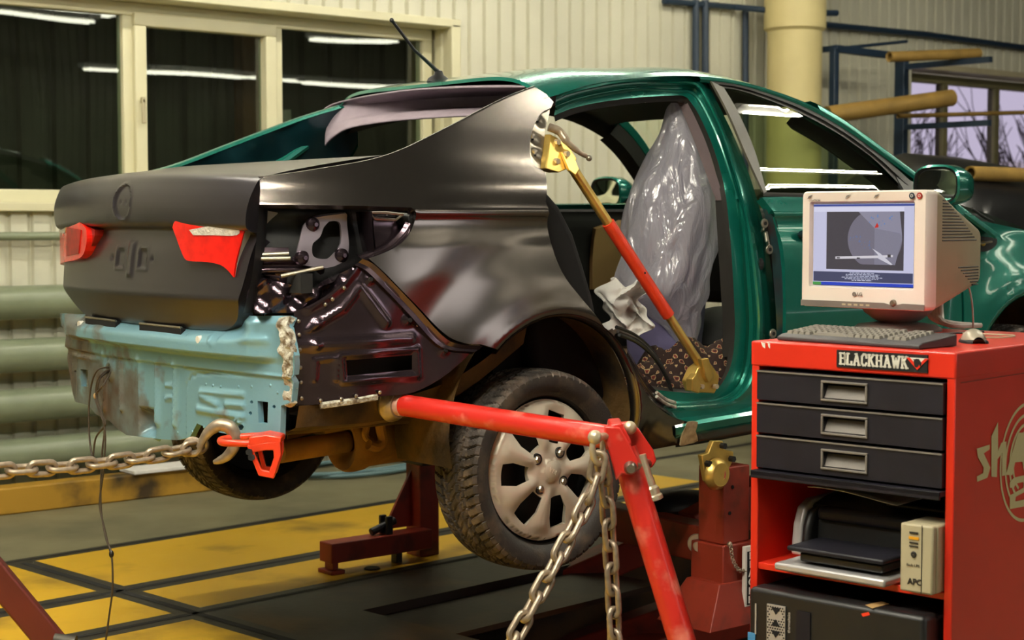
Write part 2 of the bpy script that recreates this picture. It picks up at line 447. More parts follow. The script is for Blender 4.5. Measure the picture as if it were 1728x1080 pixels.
# ---- corrugated back wall with window openings
def corr(mb, x0, x1, z0, z1, y, pitch=0.118, groove=0.034, depth=0.022):
    xs = []
    k = math.floor(x0/pitch)
    while k*pitch < x1:
        a = k*pitch
        for xx, dy in ((a, 0), (a+pitch-groove, 0), (a+pitch-groove+.008, depth), (a+pitch-.008, depth)):
            if x0 <= xx <= x1: xs.append((xx, dy))
        k += 1
    xs = [(x0, 0)] + xs + [(x1, 0)]
    b = len(mb.v)
    for xx, dy in xs: mb.v += [(xx, y+dy, z0), (xx, y+dy, z1)]
    for i in range(len(xs)-1):
        mb.f.append((b+2*i, b+2*i+2, b+2*i+3, b+2*i+1)); mb.mi.append(mb.cur)
WL = (-2.2, 2.80, 1.50, 2.60); WR = (7.36, 11.6, 1.45, 2.63)
mb = MB()
for x0, x1, z0, z1 in ((-9, WL[0], 0, 5.2), (WL[0], WL[1], 0, WL[2]), (WL[0], WL[1], WL[3], 5.2), (WL[1], WR[0], 0, 5.2), (WR[0], WR[1], 0, WR[2]), (WR[0], WR[1], WR[3], 5.2), (WR[1], 16, 0, 5.2)):
    corr(mb, x0, x1, z0, z1, WY)
struct(mb.build('wall_back', M['wall'], fix=False, ang=10))
for nm, lo, hi in (('wall_left', (-9.1, -8, 0), (-9, 3.6, 5.2)), ('wall_right', (16, -8, 0), (16.1, 3.6, 5.2))):
    struct(MB().box(lo, hi).build(nm, M['ceil']))
M['wall2'] = mat('grey_cladding', (104, 101, 88), 0.5, 0, 0.1, 1.5)
q = MB(); FW = (1.5, 4.1, 1.0, 3.3)          # added unseen window, lets daylight in for highlights on the quarter panel
for x0, x1, z0, z1 in ((-9, FW[0], 0, 5.2), (FW[0], FW[1], 0, FW[2]), (FW[0], FW[1], FW[3], 5.2), (FW[1], 16, 0, 5.2)): corr(q, x0, x1, z0, z1, -8.0)
struct(q.build('wall_front', M['wall2'], fix=False, ang=10))
q = MB()
for x in (1.5, 2.33, 3.2, 4.03): q.box((x, -8.08, 1.0), (x+.07, -8.0, 3.3))
q.box((1.57, -8.08, 1.0), (4.03, -8.0, 1.07)); q.box((1.57, -8.08, 3.23), (4.03, -8.0, 3.3))
struct(q.build('window_3', M['wallwood'], bevel=.006))
struct(MB().box((-9, -8.1, 5.2), (16, 3.6, 5.3)).build('ceiling', M['ceil']))
# reveal, sill and header of the window openings
def opening(W, n1, lip):
    x0, x1, z0, z1 = W; d = .25
    mb = MB()
    mb.box((x0-.03, WY-.03, z1-.02), (x1+.05, WY+d, z1+.03))
    mb.box((x0-.03, WY-.05, z0-.045), (x1+.05, WY+d, z0))
    struct(mb.build('trim_%d' % n1, lip, bevel=.006))
    mb = MB()
    for xx in (x0, x1):      # corrugated cheeks
        b = len(mb.v); s = 1 if xx == x1 else -1
        ys = [(WY, 0), (WY+.07, 0), (WY+.08, .015), (WY+.10, .015), (WY+.11, 0), (WY+.17, 0), (WY+.18, .015), (WY+d, .015)]
        for y, o in ys: mb.v += [(xx+o*s, y, z0), (xx+o*s, y, z1)]
        for i in range(len(ys)-1): mb.f.append((b+2*i, b+2*i+2, b+2*i+3, b+2*i+1)); mb.mi.append(0)
    struct(mb.build('trim_%d' % (n1+1), lip, fix=False, ang=10))
opening(WL, 1, M['wallwood']); opening(WR, 3, M['creamd'])
struct(MB().box((WL[1]-.02, WY-.03, WL[2]), (WL[1]+.05, WY+.02, WL[3])).build('trim_5', M['wallwood'], bevel=.006))
GY = WY+.20
def window(n, xs, z0, z1, m, sash=(), fw=.07, pane=M['pane']):
    """xs: mullion centre lines incl. both ends"""
    f = MB(); d0, d1 = GY-.03, GY+.05
    f.box((xs[0], d0, z0), (xs[-1], d1, z0+fw)); f.box((xs[0], d0, z1-fw), (xs[-1], d1, z1))
    for k, x in enumerate(xs):
        a = x if k == 0 else (x-fw if k == len(xs)-1 else x-fw/2)
        f.box((a, d0, z0+fw), (a+fw, d1, z1-fw))
    fr = struct(f.build('window_%d' % n, m, bevel=.006))
    for k in range(len(xs)-1):
        a, b = xs[k]+(fw if k == 0 else fw/2), xs[k+1]-(fw if k == len(xs)-2 else fw/2); zz0, zz1 = z0+fw, z1-fw
        if k in sash:
            sw = .055; s = MB(); y0, y1 = d0-.03, d1-.02
            for lo, hi in (((a-.015, y0, zz0-.015), (b+.015, y1, zz0+sw)), ((a-.015, y0, zz1-sw), (b+.015, y1, zz1+.015)), ((a-.015, y0, zz0+sw), (a+sw, y1, zz1-sw)), ((b-sw, y0, zz0+sw), (b+.015, y1, zz1-sw))):
                s.box(lo, hi)
            so = s.build('sash', m, fr, bevel=.006)
            h = MB(); h.box((a+.01, y0-.03, lerp(z0, z1, .40)), (a+.03, y0-.018, lerp(z0, z1, .52))); h.box((a+.012, y0-.03, lerp(z0, z1, .50)), (a+.028, y0, lerp(z0, z1, .53)))
            h.build('handle', M['creamd'], so, bevel=.003)
            a, b, zz0, zz1 = a+sw, b-sw, zz0+sw, zz1-sw
        MB().box((a-.005, GY, zz0-.005), (b+.005, GY+.006, zz1+.005)).build('pane', pane, fr)
window(1, [-2.2, -.55, .745, 1.67, 2.78], WL[2], WL[3]-.02, M['wallwood'], sash=(2,))
M['frame_dk'] = mat('aged_frame', (112, 106, 74), 0.5, 0, 0.1, 5)
M['pane2'] = thin_glass('window_glass_day', (176, 172, 184), 0.6)
window(2, [7.38, 8.05, 8.78, 9.7, 11.5], WR[2], WR[3]-.03, M['frame_dk'], pane=M['pane2'])
# dark wall behind the left windows; its unseen shell is added to block daylight
mb = MB(); 
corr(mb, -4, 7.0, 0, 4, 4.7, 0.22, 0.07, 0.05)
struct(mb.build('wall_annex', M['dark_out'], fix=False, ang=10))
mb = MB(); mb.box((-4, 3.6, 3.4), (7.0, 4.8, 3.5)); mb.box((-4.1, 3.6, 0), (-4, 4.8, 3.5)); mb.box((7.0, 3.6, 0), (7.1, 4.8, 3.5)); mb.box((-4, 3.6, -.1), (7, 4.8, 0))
struct(mb.build('annex_daylight_block', M['dark_out']))
M['brownwood'] = mat('brown_post', (104, 62, 26), 0.6, 0, 0.2, 5)
tag(MB().box((2.05, 4.5, 0.01), (2.3, 4.62, 3.38)).build('wooden_post', M['brownwood'], bevel=.01), 'brown upright post in the dark seen through the middle pane of the left window', 'post')
M['fog'] = mat('curtain_rag', (196, 190, 176), 0.9, 0, .1, 20)
c = [Vector((2.30, 4.40, z)) for z in (2.12, 2.0, 1.93, 1.86, 1.78, 1.70)]
tag(MB().tube(cr([p + Vector((.012*math.sin(7*i), 0, 0)) for i, p in enumerate(c)], 5), [.035]*6+[.03]*5+[.055]*5+[.03]*5+[.02]*4+[.012], 10).build('knotted_rag', M['fog']), 'pale knotted rag hanging behind the middle pane of the left window', 'rag')
# column
struct(MB().lathe([(.19, 0), (.19, 2.72), (.215, 2.74), (.215, 5.2)], Matrix.Translation((5.52, 2.92, 0)), 40).build('pillar', M['column']))
# heating pipes under the window
hp = thing('pipe_radiator', 'bank of four fat grey-green heating pipes along the wall under the left window', 'radiator', (-1, 3.18, 0))
for z, r in ((1.0, .085), (.735, .085), (.485, .085), (.235, .085)):
    MB().tube([(-7, 3.19, z), (3.4, 3.19, z)], r, 24).build('pipe', M['pipe'], hp)
for x in (-3.4, 3.0):
    b = MB(); b.box((x, 3.26, .1), (x+.05, 3.298, 1.15))
    for z in (1.0, .735, .485, .235): b.box((x, 3.1, z-.10), (x+.05, 3.298, z-.086))
    b.build('bracket', M['pipe'], hp)
MB().tube([(-7, 3.24, 1.33), (3.4, 3.24, 1.33)], .022, 14).build('thin_pipe', M['pipe'], hp)
# kerb beam on the floor by the wall
kb = MB(); kb.box((-3.0, 2.86, 0), (1.3, 2.98, .13))
M['yplank'] = mat('worn_yellow_timber', (170, 128, 36), 0.6, 0, 0, 5, rgb2=(60, 44, 18), mask=(.45, .7))
tag(kb.build('kerb_beam', M['yplank'], bevel=.008), 'worn yellow timber beam lying on the floor along the far wall', 'beam')
tag(MB().box((.42, 2.83, .132), (.80, 3.0, .152)).build('white_board_scrap', M['paper'], bevel=.004), 'white board scrap on top of the worn yellow timber beam', 'board')
# hose coil on the floor behind the axle
hs = []
M['hose'] = mat('air_hose_blue', (92, 120, 124), .5)
c0 = atZ(600, 790, .015)
for i in range(90):
    a = i*.22; r = .42+.05*math.sin(i*.37)
    hs.append((c0.x+r*math.cos(a)*1.0, c0.y+r*.55*math.sin(a), .014+.002*i*.12))
hs += [(c0.x+.9, c0.y-.15, .014), (c0.x+1.2, c0.y-.1, .014)]
tag(MB().tube(cr(hs, 2), .011, 8).build('air_hose', M['hose']), 'pale blue air hose coiled on the grey floor behind the axle', 'hose')
# conduits high on the back wall
def conduit(pts, r, label, nm='wall_conduit'):
    o = MB().tube(pts, r, 10).build(nm, M['conduit']); return tag(o, label, 'conduit')
y = WY-.05
conduit([atY(1120, 2, y), atY(1240, 12, y), atY(1345, 22, y-.42), atY(1412, 22, y-.42)], .022, 'dark blue conduit running along the wall above the round column', 'wall_conduit')
conduit([atY(1392, 42, y), atY(1560, 58, y), atY(1740, 82, y)], .025, 'dark blue conduit running along the wall right of the round column')
conduit([atY(1174, 0, y), atY(1174, 110, y), atY(1174, 330, y)], .026, 'leftmost of two close dark upright conduits on the wall above the car roof')
conduit([atY(1190, 0, y), atY(1190, 110, y), atY(1190, 330, y)], .026, 'right one of two close dark upright conduits on the wall above the car roof')
conduit([atY(1258, 14, y), atY(1258, 110, y), atY(1258, 330, y)], .024, 'single blue upright conduit dropping to the car roof left of the round column')
# ceiling lamps, twin tubes
LOCAL[0] = True
def lamp_proto(kind, loc):
    t = thing('ceiling_lamp', None, None, loc)
    MB().box((-.68, -.09, .035), (.68, .09, .09)).build('housing', M['lampcase'], t, bevel=.01)
    for s in (-1, 1): MB().tube([(-.62, s*.055, .012), (.62, s*.055, .012)], .016, 8).build('fluorescent_tube', M['tube_'+kind], t)
    return t
LAMPS = {'wall': [(x, 1.35, 4.0) for x in (-1.2, .8, 2.4, 4.0)] + [(x, -1.5, 3.9) for x in (2.7, 4.3, 5.9)],
         'key': [(x, -1.9, 3.9) for x in (-3.2, -1.6)] + [(x, .0, 4.1) for x in (-2.8,)] + [(x, -2.7, 3.5) for x in (-3.8, -2.2)],
         'far': [(x, -4.4, 3.0) for x in (5.5, 7.5, 9.5)] + [(x, -5.0, 3.6) for x in (2, 4, 6, 8, 10)] + [(x, -6.6, 3.9) for x in (3, 5, 7, 9, 11)] + [(x, -7.2, 3.3) for x in (6.2, 8.2, 10.2, 12.2)]}
for kind, pos in LAMPS.items():
    L0 = None
    for p in pos:
        if L0 is None: L0 = l = lamp_proto(kind, p)
        else: l = copy_tree(L0); l.location = p
        tag(l, 'twin-tube fluorescent ceiling lamp hanging over the workshop', 'ceiling lamp', 'ceiling lamps of the workshop')
LOCAL[0] = False
# ================================================================ the car body
car = thing('car', 'green saloon car under body repair with bare dark rear panels and no rear door', 'car', (0, 0, 0))
baseS = pchip([.60, .66, .76, .95, 1.10, 1.22, 1.32, 1.405, 1.430, 1.455, 1.50, 1.55, 1.60, 1.70, 1.80, 1.85, 1.90, 1.95],
              [.775, .805, .828, .840, .851, .851, .842, .824, .833, .820, .797, .758, .722, .668, .612, .582, .545, .49])
A1, A2 = (0.0, .755, .37), (2.57, .745, .37)
def S(x, z):
    y = baseS(z)
    if x < -.15: y -= .16*((-.15-x)/.83)**2.6
    if x > 1.9: y -= .022*(x-1.9)**2
    for ax, az, R in (A1, A2):
        dx, dz = x-ax, z-az; r = math.hypot(dx, dz)
        if r < .75 and dz > -.2:
            w = sstep(-.2, .05, dz)*(1-sstep(.58, .75, r))
            y += w*(.012*math.exp(-((r-R)/.030)**2) + .026*math.exp(-((r-R-.035)/.085)**2) - .012*math.exp(-((r-R-.25)/.09)**2))
    return y
def bis(g, d, t0, t1):
    for _ in range(46):
        t = .5*(t0+t1); p = CAM+d*t
        if g(p) < 0: t0 = t
        else: t1 = t
    return CAM+d*t0
def atS(px, py, ins=0.0):
    d = ray(px, py)
    return bis(lambda p: p.y+S(p.x, p.z)-ins, d, (-1.15-CAM.y)/d.y, (-.05-CAM.y)/d.y)
def SX(pts, ins=0.0):
    return [(p.x, p.z) for p in (atS(a, b, ins) for a, b in pts)]
def crx(pts, n=4): return [(p.x, p.y) for p in cr([(a, b, 0) for a, b in pts], n)]
def side_fn(ins=0.0, disp=None, s=-1):
    def f(x, z):
        return (x, s*(S(x, z)-ins+(disp(x, z) if disp else 0)), z)
    return f
def seg_d(x, z, a, b):
    ax, az = a; bx, bz = b; dx, dz = bx-ax, bz-az
    t = max(0, min(1, ((x-ax)*dx+(z-az)*dz)/(dx*dx+dz*dz+1e-12)))
    return math.hypot(x-ax-t*dx, z-az-t*dz)
def pl_d(x, z, pl): return min(seg_d(x, z, pl[i], pl[i+1]) for i in range(len(pl)-1))

# ---- right rear quarter panel (new bare part)
q_top = crx(SX([(438, 301), (480, 296), (540, 287), (600, 277), (640, 268), (680, 254), (730, 230), (790, 199), (850, 168), (903, 147)]), 3)
q_pil = SX([(921, 158), (934, 172)]) + crx(SX([(930, 182), (912, 192), (899, 218), (894, 248), (897, 270), (906, 282), (921, 291)]), 3)
q_fr = crx(SX([(921, 340), (924, 385), (936, 430), (955, 470), (985, 508), (1015, 545), (1045, 592), (1073, 640), (1098, 674), (1128, 700), (1168, 714)]), 3) + SX([(1173, 728), (1160, 748)])
q_bot = SX([(1095, 760)])
arc = [(A1[0]+.358*math.cos(a), A1[1]+.358*math.sin(a)) for a in np.linspace(-.05, 2.32, 26)]
q_low = crx(SX([(812, 581), (790, 580), (764, 572), (742, 556), (715, 528), (680, 492), (650, 461), (622, 436)]), 3)
q_lamp = crx(SX([(640, 430), (668, 417), (690, 396), (700, 373), (702, 358), (694, 350)]), 3)
q_end = SX([(600, 347), (520, 346), (438, 345)])
quarter = q_top+q_pil+q_fr+q_bot+arc+q_low+q_lamp+q_end
qp = surf('quarter_panel', quarter, side_fn(), M['primer'], car, h=.016, rim=.02, out=(0, -1, 0))
tag(qp, 'bare dark grey rear quarter panel')
te = [Vector((x, -S(x, z), z)) for x, z in q_top]
loft('quarter_top_flange', [[p+Vector((0, .001, .000)) for p in te], [p+Vector((.001, .004, .0045)) for p in te], [p+Vector((.002, .010, .0055)) for p in te], [p+Vector((.004, .020, .002)) for p in te], [p+Vector((.006, .024, -.012)) for p in te]], M['primer'], car, n=1, sub=2, ang=80)
# arch lip turned inwards
def archlip(A, name, m, s=-1, a0=-.12, a1=2.35):
    rows = []
    for r, dy in ((.362, 0), (.352, .006), (.350, .03)):
        rows.append([Vector((A[0]+r*math.cos(a), s*(S(A[0]+r*math.cos(a), A[1]+r*math.sin(a))-dy+.002), A[1]+r*math.sin(a))) for a in np.linspace(a0, a1, 40)])
    return MB().grid(rows).build(name, m, car, 60)
archlip(A1, 'arch_lip', M['primer'])
# pillar end flange with punched holes
fl = crx(SX([(930, 176), (912, 190), (901, 216), (896, 248), (899, 270), (908, 281), (919, 286)], .004), 3) + SX([(919, 250), (924, 215), (930, 190)], .004)
pts = SX([(913, 205), (905, 235), (909, 262)], .004)
def fdisp(x, z):
    d = .0
    for a, b in pts: d -= .012*math.exp(-(((x-a)**2+(z-b)**2)/.00022))
    return d
surf('pillar_flange', fl, side_fn(.012, fdisp), M['steel'], car, h=.006, rim=.03, out=(0, -1, 0))
for a, b in pts: MB().cyl((a, -S(a, b)+.02, b), (a, -S(a, b)+.030, b), .0035, 10).build('rivet_hole', M['void'], car)
# opening behind the outer lamp and the inner side metal
bay = SX([(437, 346), (600, 345), (703, 348), (708, 370), (700, 395), (672, 424), (640, 440), (600, 470), (560, 500), (500, 530), (430, 530)], .11)
surf('lamp_bay', bay, side_fn(.11), M['black'], car, h=.03, rim=.0, out=(0, -1, 0))
bk = crx(SX([(512, 380), (522, 371), (540, 366), (570, 362), (586, 363), (588, 400), (588, 425), (582, 440), (552, 452), (509, 446), (500, 436), (503, 415)], .05), 3)
hole = crx(SX([(555, 374), (568, 373), (575, 381), (575, 410), (561, 430), (550, 437), (533, 435), (527, 427), (528, 411), (540, 400), (546, 384)], .05), 3)
M['bracket'] = mat('lit_bracket_primer', (150, 140, 152), 0.33, 0.75, 0.1, 10)  # primer plate; the pale lilac light on it is put into the colour
bo = surf('lamp_bracket', bk, side_fn(.05), M['bracket'], car, h=.008, holes=[hole], rim=.012, out=(0, -1, 0))
for a, b in SX([(529, 379), (511, 435), (577, 431)], .05):
    y = -S(a, b)+.05; b_ = MB().lathe([(.001, .016), (.006, .016), (.008, .010), (.014, .008), (.020, .004), (.022, -.01)], Matrix.Translation((a, y, b)) @ Matrix.Rotation(PI/2, 4, 'X'), 20)
    b_.build('lamp_stud', M['primer2'], bo)
# side walls of the bay
loft('bay_edge', [[atS(a, b, .012) for a, b in ((590, 352), (598, 390), (604, 430), (600, 446))], [atS(a, b, .10) for a, b in ((592, 352), (599, 390), (604, 430), (600, 446))]], M['primer2'], car)
loft('bay_edge', [[atS(a, b, .012) for a, b in ((628, 357), (629, 390), (632, 425))], [atS(a, b, .05) for a, b in ((612, 357), (616, 390), (622, 425))], [atS(a, b, .10) for a, b in ((600, 357), (605, 390), (612, 425))]], M['primer2'], car)
lip = [(702, 356), (700, 376), (690, 398), (668, 419), (640, 432), (618, 440)]
loft('lamp_opening_lip', [[atS(a, b, .004) for a, b in lip], [atS(a-6, b-3, .02) for a, b in lip], [atS(a-14, b-8, .03) for a, b in lip], [atS(a-18, b-10, .08) for a, b in lip]], M['primer2'], car, sub=3)
surf('bay_pocket', SX([(632, 365), (668, 366), (688, 384), (672, 408), (634, 420)], .07), side_fn(.07), M['primer2'], car, h=.015, rim=.01, out=(0, -1, 0))
MB().tube([atS(625, 359, .03), atS(652, 359, .03), atS(680, 362, .03), atS(668, 371, .04), atS(632, 369, .04)], .004, 8, closed=True).build('bay_clip', M['steel'], car)
MB().lathe([(.001, .025), (.012, .022), (.016, .008), (.018, -.03)], Matrix.Translation(atS(687, 369, .04)) @ Matrix.Rotation(PI/2, 4, 'X'), 20).build('bay_knob', M['black'], car)
surf('bay_shelf', SX([(438, 428), (490, 428), (492, 440), (550, 450), (500, 466), (470, 470), (440, 462)], .07), side_fn(.07, lambda x, z: .012*math.sin(z*220)), M['primer2'], car, h=.01, rim=.02, out=(0, -1, 0))
bl = SX([(436, 428), (486, 426), (488, 434), (438, 437)], .075)
MB().tube([atS(437, 430, .06), atS(487, 428, .06)], .006, 8).build('bay_rib', M['steel'], car)
MB().tube([atS(437, 437, .055), atS(490, 436, .055)], .006, 8).build('bay_rib', M['steel'], car)
MB().tube([atS(474, 466, .03), atS(545, 451, .03)], .006, 8).build('bay_rib', M['steel'], car)
MB().box(tuple(atS(484, 482, .08)-Vector((0, .0, .02))), tuple(atS(534, 474, .0)+Vector((.0, .02, .02)))).build('bay_box', M['void'], car)
wh = crx(SX([(428, 528), (432, 490), (445, 470), (480, 478), (520, 486), (550, 480), (575, 466), (598, 449), (606, 458), (570, 490), (530, 512), (497, 528)], .055), 3)
wc = SX([(470, 500)], .055)[0]
surf('inner_wheelhouse', wh, side_fn(.055, lambda x, z: .02*math.cos(70*(x-wc[0]))*math.cos(55*(z-wc[1]))), M['primer2'], car, h=.01, rim=.02, out=(0, -1, 0))
# lower corner panel with ribs and a vent window
cpo = SX([(496, 527)], .025) + crx(SX([(523, 514), (558, 492), (586, 468), (602, 446)], .025), 3) + crx(SX([(616, 438), (630, 447), (660, 476), (700, 518), (742, 566), (768, 582), (796, 592)], .025), 3) + crx(SX([(786, 604), (742, 640), (692, 664), (640, 669), (560, 680), (500, 685)], .025), 3)
vent = SX([(584, 608), (695, 599), (695, 624), (586, 634)], .025)
ribs = [(SX([(520, 556), (552, 536), (578, 520), (606, 484), (652, 545)], .025), .007, .012),
        (SX([(600, 450), (580, 478), (548, 502), (520, 520)], .025), .006, .014),
        (SX([(530, 640), (532, 608), (566, 604), (566, 640)], .025), .006, .008),
        (SX([(577, 642), (574, 600), (702, 590), (704, 634), (577, 644)], .025), .007, .010),
        (SX([(500, 583), (690, 573)], .025), .008, .02)]
def cdisp(x, z):
    d = 0
    for pl, hgt, w in ribs: d += 1.35*hgt*math.exp(-(pl_d(x, z, pl)/w)**2)
    for (a, b) in cb_: d += .010*math.exp(-(((x-a)**2+(z-b)**2)/.00018))
    return d
cb_ = SX([(622, 471), (688, 540), (530, 583), (748, 590), (531, 545)], .025)
cpan = surf('corner_panel', cpo, side_fn(.025, cdisp), M['primer2'], car, h=.009, holes=[vent], rim=.02, out=(0, -1, 0))
for a, b in cb_[:4]: MB().cyl((a, -S(a, b)+.010, b), (a, -S(a, b)+.018, b), .006, 12).build('hole_plug', M['void'], cpan)
for a, b in SX([(503, 542), (504, 565), (505, 590), (506, 620), (507, 645), (508, 672), (540, 676), (575, 673), (600, 668), (640, 662), (560, 505), (548, 514), (580, 486), (664, 500), (704, 548)], .02):
    MB().ball((a, -S(a, b)+.016, b), (.006, .004, .006), n=10, m=6).build('spot_weld', M['steel'], cpan)
surf('vent_back', SX([(575, 595), (705, 590), (705, 640), (575, 645)], .09), side_fn(.09), M['void'], car, h=.05, rim=0, out=(0, -1, 0))
dg = [(612, 437), (632, 447), (664, 478), (704, 520), (746, 566), (772, 580), (815, 584)]
loft('panel_gutter', [[atS(a, b, .002) for a, b in dg], [atS(a-7, b+6, .012) for a, b in dg], [atS(a-14, b+10, .008) for a, b in dg], [atS(a-18, b+14, .028) for a, b in dg]], M['primer2'], car, sub=3)
# sealant bead and old flange under it
MB().tube(cr([atS(540, 684, .03), atS(590, 677, .03), atS(635, 669, .03)], 6), [.012]*13, 6).build('sealant_strip', M['seal'], car)

# ---- boot lid: one lofted skin from the deck over the lip to the bottom edge
prof = cr([(-.40, 1.607), (-.52, 1.597), (-.70, 1.582), (-.86, 1.566), (-.94, 1.556), (-.978, 1.549), (-1.000, 1.538), (-1.014, 1.515), (-1.026, 1.485), (-1.032, 1.450), (-1.030, 1.415), (-1.024, 1.396), (-1.008, 1.386), (-.985, 1.380), (-.984, 1.366), (-.992, 1.34), (-1.000, 1.30), (-1.006, 1.25), (-1.012, 1.205), (-1.014, 1.180), (-1.004, 1.158), (-.985, 1.125), (-.966, 1.092), (-.955, 1.080), (-.93, 1.078)], 6)
prof = [(p[0], p[1]) for p in [(q.x, q.y) for q in [Vector((a.x, a.y)) for a in [Vector(v) for v in prof]]]] if False else [(p[0], p[1]) for p in prof]
wf = pchip([1.07, 1.08, 1.10, 1.13, 1.18, 1.25, 1.38, 1.50, 1.54, 1.56, 1.61], [.34, .43, .50, .545, .58, .60, .625, .645, .648, .640, .610])
def lid_pt(k, u):
    X, Z = prof[k]; w = wf(Z); y = u*w
    rear = sstep(-.5, -.93, X) if False else min(1, max(0, (-.5-X)/.45))
    t = abs(y)/.655
    x = X + rear*(.070*t**2.4); z = Z - rear*.020*t*t*sstep(1.2, 1.5, Z)
    return x, y, z
def lid_bump(y, z):
    b = 0.0
    r = math.hypot(y, z-1.462)
    b -= .006*(1-sstep(.050, .056, r)) - .003*math.exp(-((r-.056)/.006)**2)
    for yy in (-.018, .018): b -= .006*math.exp(-(((y-yy)**2+(z-1.462)**2)/.00002))
    for yc, zc, hw, hh, s in ((.075, 1.288, .028, .030, -1), (-.075, 1.288, .028, .030, -1), (0, 1.286, .016, .050, 1)):
        d = max(abs(y-yc)-hw, abs(z-zc)-hh)
        b += s*.006*(1-sstep(-.008, .004, d)) + .003*math.exp(-(d/.006)**2)
    for yc in (.135, -.135): b -= .006*math.exp(-(((y-yc)**2+(z-1.288)**2)/.00005))
    return b
us = np.linspace(-1, 1, 181); rows = []
for k in range(len(prof)):
    row = []
    for u in us:
        x, y, z = lid_pt(k, u)
        if x < -.9: x -= lid_bump(y, z)
        row.append((x, y, z))
    rows.append(row)
# refine rows between z 1.2 and 1.53 for the pressings
def densify(rows):
    out = []
    for a, b in zip(rows[:-1], rows[1:]):
        out.append(a)
        if 1.21 < a[90][2] < 1.53 and a[90][0] < -.95:
            n = max(1, int((a[90][2]-b[90][2])/.004))
            for q in range(1, n):
                t = q/n; r = []
                for pa, pb in zip(a, b):
                    p = [lerp(pa[i], pb[i], t) for i in range(3)]
                    p[0] += lerp(lid_bump(pa[1], pa[2]), lid_bump(pb[1], pb[2]), t) - lid_bump(p[1], p[2])
                    r.append(tuple(p))
                out.append(r)
    out.append(rows[-1]); return out
rows = densify(rows)
mb = MB().grid(rows)
for col in (0, -1):      # hemmed side edges
    e0 = [r[col] for r in rows]; s = 1 if col == 0 else -1
    mb.grid([e0, [(p[0]+.012, p[1]+s*.006, p[2]-.004) for p in e0], [(p[0]+.055, p[1]+s*.012, p[2]-.03) for p in e0]])
lid = mb.build('trunk_lid', M['lid'], car, 40)
tag(lid, 'dark matt boot lid without number plate')
def lid_x(y, z):
    best = None
    for k in range(len(prof)-1):
        if prof[k][0] > -.9: continue
        a, b = lid_pt(k, y/wf(prof[k][1])), lid_pt(k+1, y/wf(prof[k+1][1]))
        if (a[2]-z)*(b[2]-z) <= 0 and abs(a[2]-b[2]) > 1e-6:
            t = (z-a[2])/(b[2]-a[2]); x = lerp(a[0], b[0], t)
            best = x if best is None else min(best, x)
    return -0.98 if best is None else best
zs_ = np.linspace(1.08, 1.56, 49); ys_ = np.linspace(-.9, .9, 73)
tabx = np.array([[lid_x(y, z) for z in zs_] for y in ys_])
def lidx(y, z):
    fy = min(max((y+.9)/.025, 0), 71.999); fz = min(max((z-1.08)/.01, 0), 47.999); i, j = int(fy), int(fz); a, b = fy-i, fz-j
    return (tabx[i, j]*(1-a)*(1-b)+tabx[i+1, j]*a*(1-b)+tabx[i, j+1]*(1-a)*b+tabx[i+1, j+1]*a*b)
def atL(px, py, off=0.0):
    d = ray(px, py)
    return bis(lambda p: p.x-(lidx(p.y, p.z)-off), d, (-1.3-CAM.x)/d.x, (-.7-CAM.x)/d.x)
# ---- tail lamps
def lampfn(off, dome=0.0):
    return lambda y, z: (-1.004+.10*(abs(y)/.655)**2.4 - off, y, z)
def atLamp(px, py, off):
    d = ray(px, py)
    return bis(lambda p: p.x-(-1.004+.10*(abs(p.y)/.655)**2.4 - off), d, (-1.3-CAM.x)/d.x, (-.6-CAM.x)/d.x)
def YZ(pts, off): return [(p.y, p.z) for p in (atLamp(a, b, off) for a, b in pts)]
ro = crx(YZ([(291, 384), (294, 375), (304, 370), (340, 364), (385, 357), (423, 352)], .03), 3) + crx(YZ([(425, 356), (414, 384), (404, 418), (397, 445), (394, 468)], .03), 3) + crx(YZ([(386, 458), (372, 447), (348, 442), (325, 441), (313, 438), (306, 425), (298, 403)], .03), 3)
rl = surf('tail_lamp', ro, lampfn(.03), M['lampred'], car, h=.012, rim=.06, out=(-1, 0, 0))
tag(rl, 'right red tail lamp')
surf('reverse_lens', crx(YZ([(319, 388), (350, 382), (385, 376), (407, 372), (404, 385), (399, 397), (360, 397), (326, 397)], .033), 3), lampfn(.033), M['lampclear'], rl, h=.01, rim=.004, out=(-1, 0, 0))
surf('clear_tip', YZ([(400, 359), (421, 354), (417, 361), (404, 366)], .033), lampfn(.033), M['lampclear'], rl, h=.01, rim=.004, out=(-1, 0, 0))
e = [(425, 353), (414, 384), (404, 418), (397, 445), (394, 468)]
loft('lamp_housing', [[atLamp(a, b, .029) for a, b in e], [atLamp(a, b, .015)+Vector((.02, -.012, 0)) for a, b in e], [atLamp(a, b, 0)+Vector((.075, -.018, -.01)) for a, b in e]], M['lampgrey'], rl)
lo_ = crx(YZ([(88, 395), (92, 370), (98, 361), (112, 363), (130, 372), (142, 382), (146, 392), (146, 408), (140, 430), (128, 438), (110, 442), (94, 453), (89, 440)], .03), 3)
ll = surf('tail_lamp', lo_, lampfn(.03), M['lampred'], car, h=.012, rim=.07, out=(-1, 0, 0))
tag(ll, 'left red tail lamp')
surf('reverse_lens', YZ([(90, 378), (111, 381), (109, 393), (88, 393)], .033), lampfn(.033), M['lampclear'], ll, h=.01, rim=.004, out=(-1, 0, 0))
surf('dark_lens', YZ([(112, 383), (136, 388), (132, 428), (112, 432)], .033), lampfn(.033), M['lampdark'], ll, h=.01, rim=.004, out=(-1, 0, 0))
surf('lamp_pocket', crx(YZ([(140, 384), (160, 388), (152, 420), (138, 438)], .012), 3), lampfn(.012), M['lampdark'], car, h=.02, rim=.03, out=(-1, 0, 0))
